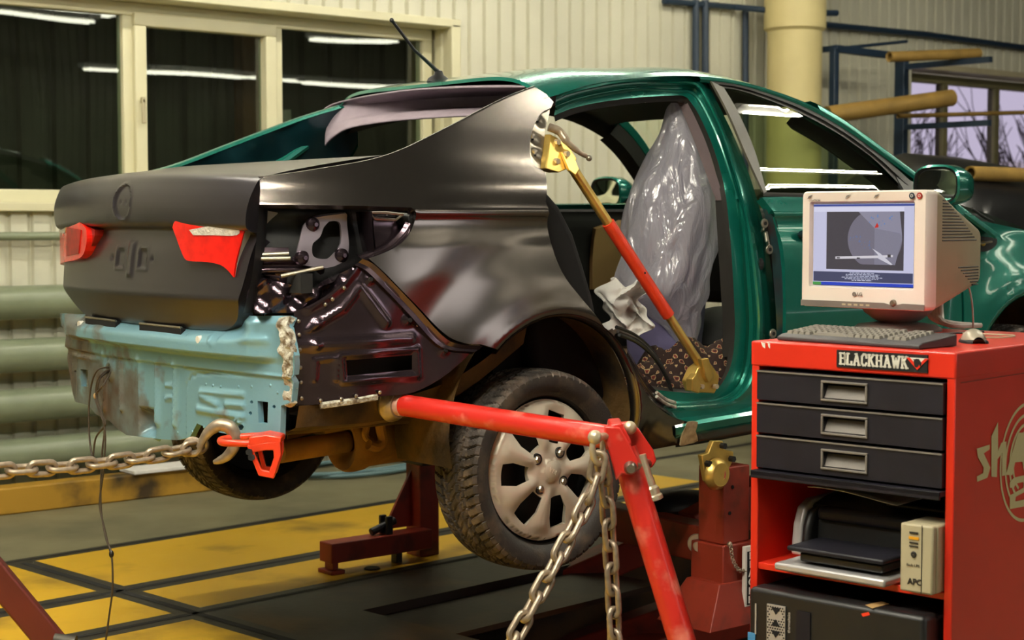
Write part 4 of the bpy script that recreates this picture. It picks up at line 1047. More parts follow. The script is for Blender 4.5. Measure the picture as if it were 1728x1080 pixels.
loft('quarter_sill_edge', [[atS(a, b, .085) for a, b in ((1060, 590), (1082, 628), (1104, 656), (1128, 672))], [atS(a, b, .05) for a, b in ((1058, 596), (1082, 640), (1104, 670), (1130, 688))], [atS(a, b, .05) for a, b in ((1057, 599), (1080, 642), (1103, 673), (1134, 694))], [atS(a, b, .02) for a, b in ((1056, 602), (1078, 644), (1102, 676), (1140, 702))], [atS(a, b, .0) for a, b in ((1054, 606), (1076, 645), (1100, 678), (1150, 712))]], M['primer2'], car, sub=2)
for k, (ins, off) in enumerate(((.06, 0), (.035, 7))):
    MB().tube(cr([atS(a, b+off, ins) for a, b in ((1108, 662), (1124, 674), (1140, 680))], 4), .006, 8).build('sealer_bead', M['seal'], car)
# fender
fa = [(A2[0]+.362*math.cos(a), A2[1]+.362*math.sin(a)) for a in np.linspace(PI*1.02, .25, 26)]
fe = [(xz+.008, .80), (xz+.013, 1.0), (xz+.018, 1.30), (xz-.005, 1.44), (2.12, 1.485)] + SX([(1622, 352), (1650, 371)]) + [(2.75, 1.352), (3.05, 1.29), (3.2, 1.22), (3.2, .9)] + fa[::-1][:] + [(A2[0]-.365, .70)]
fd = surf('front_fender', fe, side_fn(), M['teal'], car, h=.022, rim=.02, out=(0, -1, 0))
archlip(A2, 'arch_lip', M['teal'], a1=3.2)
mk = crx(SX([(1628, 398), (1650, 399), (1676, 401), (1683, 405), (1679, 416), (1664, 424), (1645, 422), (1633, 415)], -.004), 3)
so = surf('side_repeater', mk, side_fn(-.004), M['black'], fd, h=.01, rim=.008, out=(0, -1, 0))
MB().tube([atS(1636, 409, -.008), atS(1656, 410, -.010), atS(1674, 408, -.008)], [.003, .006, .003], 8).build('repeater_bar', M['steel'], so)
MB().ball(atS(1659, 411, -.008), (.016, .006, .011)).build('repeater_bulb', M['gold'], so)
hr = [(2.16, 1.478), (2.30, 1.45), (2.5, 1.41), (2.75, 1.355), (3.05, 1.293), (3.2, 1.23)]
hrow = [[Vector((x, s*(S(x, z)-.03)*t, z+.075*(1-t**3))) for x, z in hr] for s, t in ((-1, 1), (-1, .93), (-1, .75), (-1, .4), (1, 0.0), (1, .5), (1, 1))]
loft('hood', hrow, M['teal'], car, n=4, sub=3)
MB().tube(cr([atS(1640, 352, .03), atS(1660, 366, .02), atS(1676, 374, .03)], 5), .006, 8).build('hood_seam', M['black'], car)
MB().box((2.02, -.70, 1.40), (2.25, .72, 1.46)).build('cowl', M['black'], car, bevel=.02)

# ---- underside
def arch_tub(A, s, nm):
    rows = []
    for y in (.80, .70, .52): rows.append([Vector((A[0]+.375*math.cos(a), s*y, A[1]+.375*math.sin(a))) for a in np.linspace(-.25, PI+.25, 30)])
    rows.append([Vector((A[0]+.01*math.cos(a), s*.52, A[1]+.01*math.sin(a))) for a in np.linspace(-.25, PI+.25, 30)])
    return MB().grid(rows).build(nm, M['under'], car, 60)
arch_tub(A1, -1, 'wheel_arch_liner'); arch_tub(A1, 1, 'wheel_arch_liner'); arch_tub(A2, -1, 'wheel_arch_liner')
loft('rear_frame_rail', [[Vector((-.85, y, z)), Vector((-.5, y, z)), Vector((-.25, y, z+.06)), Vector((0, y, z+.2))] for y, z in ((-.72, .88), (-.70, .815), (-.66, .80), (-.56, .80), (-.55, .86))], M['under'], car, n=4, sub=1)
mb = MB(); mb.box((-.84, -.60, .78), (-.1, .60, .83)); mb.box((.40, -.72, .66), (2.2, -.62, .765)); mb.box((.40, .62, .66), (2.2, .76, .80)); mb.box((.4, -.62, .74), (2.2, .62, .80))
mb.build('underbody', M['under'], car, bevel=.01)
p, q = atY(472, 763, -.42), atY(585, 745, -.42)
MB().tube([p, q], .034, 24).build('exhaust_pipe', M['axle'], car)
q2 = q+(q-p).normalized()*.55
MB().lathe([(.034, .03), (.06, .01), (.072, 0), (.088, -.004), (.096, .01), (.098, .03), (.096, .06), (.088, .08), (.088, .55), (.07, .60), (.01, .61)], Matrix.Translation(q+Vector((-.02, 0, 0))) @ Matrix.Rotation(math.radians(88), 4, 'Y'), 36).build('muffler', M['axle'], car)
loft('heat_shield', [[atY(485, 712, -.36), atY(560, 700, -.36), atY(640, 690, -.36)], [atY(485, 742, -.40), atY(560, 724, -.40), atY(640, 712, -.40)]], M['axle'], car, solid=.006)
hk = [atY(640, 692, -.55), atY(642, 720, -.55), atY(646, 744, -.55), atY(636, 754, -.55), atY(622, 750, -.55)]
MB().tube(cr(hk, 5), .016, 10).build('exhaust_hanger', M['axle'], car)
hk = [atY(616, 690, -.52), atY(620, 715, -.52), atY(616, 735, -.52), atY(628, 746, -.52)]
MB().tube(cr(hk, 5), .011, 10).build('exhaust_hanger', M['axle'], car)
MB().tube([(0.06, -.66, .64), (.10, -.3, .66), (.08, .3, .67), (-.08, .62, .67)], .06, 20).build('rear_axle', M['under'], car)
# ---- wheels
def tyre_mesh(name, parent, M4, R=.318, w=.205):
    nth = 64*8; prof = [(.235, -.078), (.25, -.095), (.275, -.104), (.298, -.102), (.309, -.094)]
    tw = np.linspace(-.088, .088, 41)
    rows = []; P = []
    for r, h in prof: P.append((r, h, 0))
    for x in tw: P.append((R-.007*(abs(x)/.088)**3, x, 1))
    for r, h in prof[::-1]: P.append((r, -h, 0))
    vs_ = []; n = nth
    for r, h, t in P:
        for k in range(n):
            a = 2*PI*k/n; rr = r
            if t:
                ax = abs(h); ph = (k/8.0)
                d = 0
                for gx in (.024, .052):
                    if abs(ax-gx) < .0042: d = 1
                if ax < .024: 
                    if ((ph + .8*h/.024) % 1.0) < .16: d = max(d, .7)
                elif ax < .052:
                    if ((ph*1.0 + 1.2*(ax-.024)/.028*(1 if h > 0 else 1)+.3) % 1.0) < .22: d = max(d, .9)
                else:
                    if ((ph + .55*(ax-.052)/.04) % 1.0) < .22: d = 1
                rr = r-.012*d
            elif r > .29:
                if ((k/8.0+.6) % 1.0) < .22: rr = r-.006
            vs_.append(M4 @ Vector((rr*math.cos(a), rr*math.sin(a), h)))
    fs = []
    for i in range(len(P)-1):
        for k in range(n):
            l = (k+1) % n; fs.append((i*n+k, i*n+l, (i+1)*n+l, (i+1)*n+k))
    nt_ = len(prof)*n; q = MB(); q.add(vs_, fs); q.mi = [1 if nt_-n*2 <= f[0] < nt_+n*42 else 0 for f in fs]; return q.build(name, [M['rubber'], M['tread']], parent, 30, fix=True)
M['rimblack'] = mat('steel_rim_black', (20, 19, 18), 0.5, .3)
def wheel(pos, out, camber=0, full=True, yaw=0):
    # local z = outwards
    B = Matrix.Translation(pos) @ Matrix.Rotation(yaw, 4, 'Z') @ Matrix.Rotation(camber, 4, 'X') @ (Matrix.Rotation(PI/2, 4, 'X') if out < 0 else Matrix.Rotation(-PI/2, 4, 'X'))
    rim = MB().lathe([(.238, .08), (.232, .07), (.215, .03), (.210, -.02), (.215, -.07), (.238, -.085), (.232, -.075), (.205, -.03), (.205, .0), (.10, .02), (.01, .02)], B, 48).build('wheel', M['rimblack'], car, 40)
    tyre_mesh('tyre', rim, B)
    MB().lathe([(.11, -.10), (.12, -.04), (.12, .0), (.05, .0)], B, 32).build('brake_drum', M['under'], rim)
    if not full: return rim
    RC = .222
    def hgt(x, y):
        r = math.hypot(x, y); a = math.atan2(y, x)
        z = .078+.020*math.cos(min(1, r/RC)*1.5)-.012*math.exp(-((r-.055)/.012)**2)*0
        sp_ = math.cos(7*(a-a0)) ; z += .010*sp_*sstep(.05, .10, r)*(1-sstep(.17, .212, r))*-1
        z += .008*(1-sstep(.034, .040, r))
        z -= .016*sstep(.212, RC, r)
        return z
    a0 = math.radians(180)
    hs_ = []
    for k in range(7):
        a = a0+2*PI*k/7
        if k % 1 == 0:
            pts_ = [(.088, -.20), (.150, -.245), (.184, -.19), (.190, .16), (.140, .255), (.090, .24)]
            hs_.append(crx([(r*math.cos(a+t), r*math.sin(a+t)) for r, t in pts_], 1)+[(.090*math.cos(a+.24), .090*math.sin(a+.24))])
    circ = [(RC*math.cos(t), RC*math.sin(t)) for t in np.linspace(0, 2*PI, 97)[:-1]]
    hub = surf('hub_cap', circ, lambda x, y: tuple(B @ Vector((x, y, hgt(x, y)))), M['alloy'], rim, h=.009, holes=[h_ for h_ in hs_], rim=.022, out=tuple(B.to_3x3() @ Vector((0, 0, 1))))
    tag(hub, 'silver plastic wheel cover')
    for k in range(4):
        a = math.radians(45+90*k+8); c = (.066*math.cos(a), .066*math.sin(a))
        zz = hgt(*c)
        MB().lathe([(.001, .012), (.008, .012), (.011, .008), (.012, -.01)], B @ Matrix.Translation((c[0], c[1], zz-.004)), 6).build('lug_nut', M['steel'], hub, 20)
        MB().lathe([(.013, .002), (.018, .003), (.019, -.004)], B @ Matrix.Translation((c[0], c[1], zz-.001)), 20).build('nut_collar', M['black'], hub)
    em = MB().lathe([(.001, .004), (.026, .003), (.030, 0)], B @ Matrix.Translation((0, 0, hgt(0, 0))), 30); em.build('centre_cap', M['alloy'], hub)
    tx = bpy.data.curves.new('emblem', 'FONT'); tx.body = 'KIA'; tx.size = .02; tx.extrude = .0015; tx.align_x = 'CENTER'; tx.align_y = 'CENTER'
    textmesh('emblem', tx, M['alloy'], hub, B @ Matrix.Translation((0, 0, hgt(0, 0)+.004)) @ Matrix.Rotation(PI, 4, 'Z') @ Matrix.Rotation(math.radians(-30), 4, 'Z'))
    return rim
wheel((0.0, -.735, .622), -1, camber=math.radians(-2))
wheel((-.13, .74, .665), 1, full=False)
wheel((2.57, -.75, .66), -1, full=False)
# ---- loose things lying in the door opening
M['carpet'] = bpy.data.materials.new('carpet_weave'); M['carpet'].use_nodes = True
nt = M['carpet'].node_tree; N = nt.nodes; L = nt.links
tc = N.new('ShaderNodeTexCoord'); mp = N.new('ShaderNodeMapping'); mp.inputs['Rotation'].default_value = (.6, .5, .8); mp.inputs['Scale'].default_value = (34, 34, 34)
ck = N.new('ShaderNodeTexVoronoi'); ck.distance = 'MANHATTAN'; ck.inputs['Scale'].default_value = 1.0; ck.inputs['Randomness'].default_value = .12
rp = N.new('ShaderNodeValToRGB'); rp.color_ramp.interpolation = 'CONSTANT'
for pos, c in ((0, (196, 170, 120)), (.14, (52, 24, 20)), (.30, (120, 46, 38)), (.46, (190, 166, 120)), (.56, (44, 24, 20))):
    if pos in (0,): rp.color_ramp.elements[0].color = lin(c)
    elif pos == .14: rp.color_ramp.elements[1].position = .14; rp.color_ramp.elements[1].color = lin(c)
    else: e_ = rp.color_ramp.elements.new(pos); e_.color = lin(c)
L.new(tc.outputs['Object'], mp.inputs[0]); L.new(mp.outputs[0], ck.inputs['Vector']); L.new(ck.outputs['Distance'], rp.inputs[0]); L.new(rp.outputs[0], N['Principled BSDF'].inputs['Base Color']); N['Principled BSDF'].inputs['Roughness'].default_value = .9
c0 = atS(1150, 652, .12); rows = []
for i in range(26):
    row = []
    for j in range(40):
        u, v = j/39, i/25
        x = .42+.70*u; y = -.70+.26*v
        z = .80+.13*sstep(0, .5, u)*math.sin(PI*min(1, v*1.15))**.7+.035*math.sin(9*u+5*v)+.02*math.sin(21*u-12*v)+.012*math.sin(33*u+20*v)+.05*sstep(.55, 1, u)*v
        row.append(Vector((x, y, z)))
    rows.append(row)
tag(MB().grid(rows).build('patterned_carpet', M['carpet'], None, 180, solid=.012), 'crumpled carpet with red and beige ornament on the sill of the door opening', 'carpet')
rg = random.Random(5)
cpt = atD(1056, 522, 5.66)
def paperpt(u, v):
    f = .050*math.sin(7*u+3*v)+.035*abs(math.sin(6*v-5*u+1))+.03*abs(math.sin(11*u+8*v))+.018*math.sin(19*v-13*u)
    return cpt + Rv*(u*.15+.02*math.sin(9*v)+.012*math.sin(17*v+3)) + Zv*(-v*.18+.018*math.sin(11*u)) + Fh*(f+.10*u*u)
rows = [[paperpt(u, v) for u in np.linspace(-.5, .5, 40)] for v in np.linspace(-.5, .5, 40)]
tag(MB().grid(rows).build('crumpled_paper', M['paper'], None, 40, solid=.002), 'crumpled off-white paper sheet hanging under the plastic film in the door opening', 'paper')
for k, off in enumerate((0, 7, 13)):
    MB().tube(cr([atS(a+off*.4, b+off, .13-.01*k) for a, b in ((1040, 552), (1072, 566), (1100, 592), (1120, 625), (1132, 660))], 6), .0065, 8).build('door_seal', M['rubber'] if k == 1 else M['black'], car)
# ================================================================ pulling gear
LK = None
def link_mesh():
    q = MB(); r = .0082; hw = .0175; hl = .021; pts = []
    for k in range(9): a = -PI/2+PI*k/8; pts.append((hl+hw*math.cos(a), hw*math.sin(a), 0))
    for k in range(9): a = PI/2+PI*k/8; pts.append((-hl+hw*math.cos(a), hw*math.sin(a), 0))
    q.tube(pts, r, 8, closed=True)
    me = bpy.data.meshes.new('link'); me.from_pydata(q.v, [], q.f); me.update()
    bm = bmesh.new(); bm.from_mesh(me); bmesh.ops.recalc_face_normals(bm, faces=bm.faces[:]); bm.to_mesh(me); bm.free()
    me.polygons.foreach_set('use_smooth', [True]*len(me.polygons)); me.materials.append(M['dirt_steel']); return me
LINK = link_mesh(); PITCH_L = .0575
def chain(t, path, twist=0.0):
    P = cr(path, 20); acc = [0]
    for a, b in zip(P[:-1], P[1:]): acc.append(acc[-1]+(b-a).length)
    n = int(acc[-1]/PITCH_L); ref = Vector((.31, .52, .8))
    def at_(s):
        for i in range(len(acc)-1):
            if acc[i+1] >= s: return P[i].lerp(P[i+1], (s-acc[i])/max(1e-9, acc[i+1]-acc[i]))
        return P[-1]
    for k in range(n):
        c = at_((k+.5)*PITCH_L); d = (at_((k+1)*PITCH_L)-at_(k*PITCH_L)).normalized()
        y = ref.cross(d).normalized(); z = d.cross(y)
        R = Matrix((d, y, z)).transposed().to_4x4() @ Matrix.Rotation(math.radians(40+90*(k % 2)+twist*k), 4, 'X')
        o = bpy.data.objects.new('link', LINK); COL.objects.link(o); attach(o, t)
        o.matrix_basis = Matrix.Translation(c) @ R
    return P
# ---- red pulling arm beside the rear wheel
pl, pj = atD(664, 681, 4.86), atD(1046, 741, 4.32)
lb1 = atD(1056, 770, 4.30); lb2 = atD(1152, 1085, 4.24); dv = (lb2-lb1).normalized(); lfoot = lb1+dv*((lb1.z-.03)/-dv.z)
arm = thing('pulling_jib', 'bright red jointed pulling arm with a leg in front of the rear wheel', 'pulling gear', (lfoot.x, lfoot.y, 0))
ax = (pj-pl).normalized()
MB().tube([pl+ax*.02, pl+ax*.05, pj], [.0318, .0322, .0328], 28).build('arm_tube', M['red'], arm)
M['pink'] = mat('worn_primer_end', (206, 160, 146), .5, 0, .15, 30)
MB().tube([pl, pl+ax*.045], .0335, 28).build('arm_end', M['pink'], arm)
MB().lathe([(.030, -.012), (.052, -.010), (.056, 0), (.052, .012), (.040, .030), (.034, .03)], Matrix.Translation(pl-ax*.004) @ ax.to_track_quat('Z', 'Y').to_matrix().to_4x4(), 32).build('arm_collar', M['dirt_steel'], arm)
MB().tube([pl-ax*.10, pl+ax*.01], .03, 20).build('arm_plunger', M['dirt_steel'], arm)
MB().tube([lb1-dv*.02, lb1+dv*.02, lfoot], [.034, .036, .036], 28).build('leg', M['red'], arm)
MB().lathe([(.001, 0), (.08, 0), (.08, .012), (.045, .03), (.036, .06)], Matrix.Translation((lfoot.x, lfoot.y, 0)), 28).build('leg_foot', M['rust'], arm)
def wplate(name, pts, dep, th, m, par, bevel=.004):
    P = [atD(a, b, dep) for a, b in pts]
    return MB().plate(P, Fh*th).build(name, m, par, bevel=bevel)
wplate('bracket', [(1020, 719), (1046, 722), (1062, 748), (1078, 776), (1076, 794), (1064, 802), (1050, 800), (1040, 812), (1030, 770), (1020, 745)], 4.235, .022, M['red'], arm)
wplate('bracket', [(1040, 714), (1064, 712), (1078, 724), (1103, 760), (1108, 778), (1100, 790), (1088, 788), (1070, 766), (1052, 744)], 4.36, .022, M['red'], arm)
wplate('bracket', [(1030, 716), (1050, 714), (1066, 745), (1060, 770), (1040, 780), (1026, 750)], 4.25, .12, M['red'], arm)
for (a, b, dp, r) in ((1064, 790, 4.222, .017),):
    c = atD(a, b, dp); MB().lathe([(.001, .014), (.011, .014), (.014, .008), (.017, .0), (.017, -.02)], Matrix.Translation(c) @ (-Fh).to_track_quat('Z', 'Y').to_matrix().to_4x4(), 20).build('pivot_bolt', M['steel'], arm)
MB().cyl(atD(1064, 790, 4.23), atD(1098, 780, 4.39), .012, 16).build('pivot_pin', M['steel'], arm)
M['creamsteel'] = mat('pale_steel', (206, 190, 160), .32, .55, .12, 30)
MB().ball(atD(1063, 722, 4.34), .018).build('pin_head', M['creamsteel'], arm)
# clevis hanging in the bracket
c0, c1 = atD(1080, 768, 4.30), atD(1099, 838, 4.30)
MB().tube(cr([c0, c0.lerp(c1, .35), c0.lerp(c1, .75), c1, c1+(c1-c0)*.12], 5), [.016]*5+[.017]*3+[.020]*3+[.026]*4+[.030]*4+[.024]+[.010], 16).build('clevis', M['creamsteel'], arm)
# shackle with the two chains
sh = thing('shackle', 'pale steel shackle hanging from the joint of the red pulling arm', 'shackle', tuple(atD(1004, 735, 4.22)))
MB().ball(atD(1004, 738, 4.20), .019).build('pin', M['creamsteel'], sh)
MB().cyl(atD(1004, 738, 4.20), atD(1030, 735, 4.26), .010, 14).build('pin', M['creamsteel'], sh)
MB().tube(cr([atD(1001, 744, 4.20), atD(1000, 764, 4.20), atD(1006, 780, 4.21), atD(1014, 781, 4.22), atD(1017, 766, 4.24), atD(1018, 744, 4.25)], 5), .0085, 12).build('bow', M['creamsteel'], sh)
t1 = thing('pull_chain', 'rusty chain slanting down to the left from the joint of the red pulling arm', 'chain', tuple(atD(1010, 770, 4.2)))
chain(t1, [atD(1012, 770, 4.205), atD(998, 830, 4.20), atD(960, 905, 4.15), atD(918, 985, 4.10), atD(866, 1078, 4.05), atD(800, 1190, 4.0), atD(765, 1260, 3.95)])
t2 = thing('pull_chain', 'rusty chain hanging straight down from the joint of the red pulling arm', 'chain', tuple(atD(1016, 775, 4.24)))
chain(t2, [atD(1014, 776, 4.235), atD(1022, 820, 4.25), atD(1028, 900, 4.26), atD(1033, 980, 4.26), atD(1038, 1085, 4.26), atD(1042, 1210, 4.26), atD(1043, 1295, 4.26)], 1.5)
# ---- left pulling chain with hook and clamp
H = atD(343, 752, 4.72)
t3 = thing('pull_chain', 'long rusty chain with a big hook pulling the light blue rear panel to the left', 'chain', tuple(H))
e = atY(0, 795, H.y); d3 = (e-H); chain(t3, [H+Vector((0, 0, 0)), H+d3*.33+Vector((0, 0, -.012)), H+d3*.66+Vector((0, 0, -.012)), e, H+d3*1.35])
hk = [atD(336, 756, 4.70), atD(343, 741, 4.70), atD(355, 726, 4.70), atD(372, 717, 4.70), atD(389, 722, 4.70), atD(396, 738, 4.70), atD(394, 755, 4.70), atD(384, 769, 4.70), atD(370, 777, 4.70), atD(360, 780, 4.70)]
rad = [.010, .012, .016, .019, .020, .019, .017, .015, .011, .005]
P = cr(hk, 5); R_ = [lerp(rad[min(i//5, 9)], rad[min(i//5+1, 9)], (i % 5)/5) for i in range(len(P))]
MB().tube(P, R_, 14).build('hook', M['dirt_steel'], t3)
ec = atD(325, 754, 4.70); MB().tube([ec+Rv*(.022*math.cos(a))+Zv*(.022*math.sin(a)) for a in np.linspace(0, 2*PI, 21)[:-1]], .008, 10, closed=True).build('hook_eye', M['dirt_steel'], t3)
cl = thing('pulling_clamp', 'orange-red pulling clamp bolted to the lower edge of the light blue rear panel', 'clamp', tuple(atD(450, 800, 4.6)))
MB().tube(cr([atD(436, 748, 4.58), atD(400, 748, 4.58), atD(376, 747, 4.60), atD(374, 742, 4.66), atD(400, 738, 4.70), atD(440, 735, 4.70)], 6), .010, 12).build('pull_eye', M['orange'], cl)
def ringplate(pts, inner, dep, th, m, nm, par):
    q = MB(); n = len(pts); A = [atD(a, b, dep) for a, b in pts]; B = [atD(a, b, dep) for a, b in inner]; d = Fh*th
    V = A+B+[p+d for p in A]+[p+d for p in B]; F = []
    for i in range(n):
        j = (i+1) % n
        F += [(i, j, n+j, n+i), (2*n+i, 3*n+i, 3*n+j, 2*n+j), (i, 2*n+i, 2*n+j, j), (n+i, n+j, 3*n+j, 3*n+i)]
    q.add(V, F); return q.build(nm, m, par, bevel=.003)
ringplate([(416, 752), (448, 746), (472, 744), (474, 768), (462, 808), (436, 803)], [(428, 764), (448, 760), (461, 760), (462, 772), (454, 796), (441, 793)], 4.56, .018, M['orange'], 'clamp_jaw', cl)
ringplate([(430, 742), (456, 738), (478, 742), (478, 762), (466, 800), (444, 800)], [(440, 756), (456, 752), (466, 752), (466, 768), (458, 788), (448, 788)], 4.63, .018, M['orange'], 'clamp_jaw', cl)
wplate('clamp_plate', [(420, 738), (448, 733), (474, 738), (474, 748), (448, 750), (420, 754)], 4.56, .09, M['orange'], cl)
for a, b in ((420, 763), (424, 772)):
    MB().cyl(atD(a, b, 4.55), atD(a+6, b-2, 4.62), .010, 6).build('clamp_bolt', M['black'], cl)
# ---- turnbuckle strut bracing the door opening
st = thing('brace_strut', 'zinc-yellow brace strut with an orange sleeve wedged across the door opening', 'strut', tuple(atS(1190, 660, .05)))
u0, u1 = atS(952, 262, -.015), atS(1190, 628, .02)
def sp(t): return u0.lerp(u1, t)
def onl(px):     # along the strut by picture column
    lo, hi = -.3, 1.3
    for _ in range(40):
        m_ = .5*(lo+hi); p = sp(m_)-CAM
        if 864+F_PX*p.dot(Rv)/p.dot(Fv) < px: lo = m_
        else: hi = m_
    return sp(lo)
MB().tube([onl(966), onl(1032)], .0165, 20).build('upper_tube', M['gold'], st)
MB().tube([onl(1026), onl(1128)], .0215, 24).build('sleeve', M['orange'], st)
MB().ball(onl(1081)+Vector((0, -.020, 0)), .004).build('sleeve_hole', M['void'], st)
MB().tube([onl(1124), onl(1186)], .0150, 20).build('lower_tube', M['gold'], st)
def splate(nm, pts, ins, th, m=None, par=st):
    P = [atS(a, b, ins) for a, b in pts]; return MB().plate(P, (0, th, 0)).build(nm, m or M['gold'], par, bevel=.003)
up = splate('upper_clamp', [(928, 226), (940, 232), (962, 250), (974, 268), (968, 280), (960, 284), (944, 291), (921, 284), (926, 250)], -.012, .055)
sw = splate('swivel', [(949, 256), (958, 252), (968, 262), (978, 286), (972, 296), (962, 288)], -.030, .016)
for a, b, ins in ((939, 240, -.014), (938, 272, -.014), (955, 260, -.032)):
    p = atS(a, b, ins); MB().cyl(p+Vector((0, -.012, 0)), p+Vector((0, .004, 0)), .0095, 6).build('bolt', M['creamsteel'], st)
MB().tube(cr([atS(926, 214, -.02), atS(944, 222, -.03), atS(958, 240, -.035), atS(976, 256, -.035), atS(990, 264, -.035)], 6), [.014]*6+[.013]*6+[.010]*6+[.008]*6+[.007], 12).build('locking_handle', M['dirt_steel'], st)
MB().ball(atS(994, 267, -.035), .010).build('handle_knob', M['steel'], st)
lo = splate('lower_foot', [(1178, 622), (1196, 608), (1214, 634), (1212, 652), (1206, 664), (1174, 662), (1168, 644)], .0, .05)
splate('foot_jaw', [(1168, 640), (1176, 630), (1184, 652), (1180, 664), (1168, 660)], -.02, .03)
for a, b in ((1182, 652), (1206, 652)):
    p = atS(a, b, -.004); MB().cyl(p+Vector((0, -.012, 0)), p+Vector((0, .004, 0)), .009, 6).build('bolt', M['creamsteel'], st)
splate('foot_fork', [(1184, 606), (1196, 604), (1206, 634), (1196, 646), (1190, 634)], -.014, .02)
# ---- stand under the far sill, with its foot beam
s1 = thing('sill_stand', 'dark red sill stand behind the rear wheel with a low foot beam', 'stand', (.78, .84, 0))
q = MB(); q.box((.70, .80, .0), (.80, .90, .42)); q.build('post', M['rust'], s1, bevel=.004)
q = MB(); q.box((.64, .70, .40), (.86, .92, .43)); q.box((.66, .72, .43), (.84, .90, .52)); q.box((.66, .74, .52), (.84, .80, .665)); q.build('head_block', M['black'], s1, bevel=.006)
q = MB(); q.box((.22, .74, .045), (.72, .83, .125)); q.build('foot_beam', M['rust'], s1, bevel=.004)
q = MB(); q.box((.235, .755, .015), (.262, .815, .05)); q.box((.215, .735, 0), (.28, .835, .016)); q.build('foot', M['rust'], s1, bevel=.003)
q = MB(); q.box((.55, .76, 0), (.58, .80, .05)); q.build('foot', M['black'], s1, bevel=.003)
MB().plate([(.70, .86, .36), (.56, .86, .125), (.70, .86, .125)], (0, .012, 0)).build('gusset', M['rust'], s1)
q = MB()
for yy in (.755, .80): q.box((.50, yy, .125), (.53, yy+.016, .20))
q.cyl((.44, .785, .14), (.56, .785, .175), .016, 12); q.build('beam_clamp', M['black'], s1, bevel=.003)
tag(MB().lathe([(.001, .006), (.030, .006), (.034, 0)], Matrix.Translation(atZ(628, 960, .002)), 20).build('floor_anchor', M['rail']), 'small round anchor cover in the yellow floor beside the low red foot beam', 'anchor')
# ---- stand under the near sill beside the cart
s2 = thing('sill_stand', 'dark red sill stand beside the drawer cart with a yellow clamp on the sill', 'stand', (.95, -.72, 0))
c = atY(1236, 790, -.80); X2 = c.x
q = MB(); q.box((X2-.045, -.80, .28), (X2+.09, -.68, .55)); q.build('post', M['rust'], s2, bevel=.005)
q = MB(); q.box((X2-.06, -.815, -.0), (X2+.11, -.66, .28)); q.build('sleeve', M['rust'], s2, bevel=.005)
q = MB(); q.add([Vector(v) for v in ((X2-.17, -.86, 0), (X2+.2, -.86, 0), (X2+.2, -.6, 0), (X2-.17, -.6, 0), (X2-.08, -.82, .15), (X2+.12, -.82, .15), (X2+.12, -.66, .15), (X2-.08, -.66, .15))], [(0, 3, 2, 1), (4, 5, 6, 7), (0, 1, 5, 4), (1, 2, 6, 5), (2, 3, 7, 6), (3, 0, 4, 7)])
q.build('base', M['rust'], s2, bevel=.004)
for a, b in ((1231, 866), (1236, 822)):
    p = atY(a, b, -.80); MB().cyl((p.x, -.802, p.z), (p.x, -.798, p.z), .007, 12).build('pin_hole', M['void'], s2)
p = atY(1228, 918, -.816); ks = thing('retaining_chain', 'thin dark retaining chain hanging on the red sill stand beside the cart', 'chain', (p.x, -.825, p.z))
MB().ball((p.x, -.825, p.z), .010).build('pin', M['dirt_steel'], ks)
q = MB(); pp = cr([(p.x, -.83, p.z), (p.x+.005, -.835, p.z-.05), (p.x+.03, -.84, p.z-.09), (p.x+.07, -.84, p.z-.10)], 6)
for k, (a, b) in enumerate(zip(pp[:-1], pp[1:])):
    d = (b-a); m_ = (a+b)/2; w = d.cross(Vector((0, 1, 0) if k % 2 else (1, 0, .3))).normalized()
    q.tube([m_+d*.6*math.cos(t)+w*.007*math.sin(t) for t in np.linspace(0, 2*PI, 11)[:-1]], .002, 6, closed=True)
q.build('links', M['dirt_steel'], ks)
gold = [(1188, 790), (1184, 768), (1196, 764), (1204, 744), (1220, 744), (1222, 758), (1238, 762), (1238, 776), (1226, 800), (1218, 818), (1206, 826), (1192, 812)]
P = [atY(a, b, -.87) for a, b in gold]; MB().plate(P, (0, .02, 0)).build('sill_clamp', M['gold'], s2, bevel=.003)
c = atY(1210, 800, -.88); MB().lathe([(.001, .02), (.040, .02), (.052, .008), (.055, -.005)], Matrix.Translation(c) @ Matrix.Rotation(PI/2, 4, 'X'), 30).build('clamp_boss', M['gold'], s2)
MB().cyl(c+Vector((.0, .0, -.0)), Vector((X2+.02, -.74, .52)), .03, 18).build('clamp_arm', M['rust'], s2)
for a, b in ((1193, 782), (1218, 752), (1233, 774)):
    p = atY(a, b, -.872); MB().cyl(p+Vector((0, -.016, 0)), p+Vector((0, .01, 0)), .011, 6).build('bolt', M['black'], s2)
q = MB(); q.box((X2+.10, -.83, .04), (X2+.16, -.815, .50)); q.build('label_plate', M['rust'], s2)
# the upright maker's strip on the stand
sx0 = atY(1262, 925, -.845); LH = .0335
q = MB(); q.box((sx0.x-.012, -.846, sx0.z-.205), (sx0.x+.030, -.83, sx0.z+.005)); stp = q.build('maker_strip', M['white'], s2)
q = MB(); q.box((sx0.x-.004, -.848, sx0.z-.20), (sx0.x+.030, -.845, sx0.z-.012)); q.build('strip_ground', M['void'], s2)
SIDE = Matrix.Rotation(PI/2, 4, 'X')
for k, ch in enumerate('BLACKH'):
    text('strip_letter', ch, .034, M['white'], stp, Matrix.Translation((sx0.x+.013, -.849, sx0.z-.028-k*.031)) @ SIDE, .0008, 'CENTER', .0008)
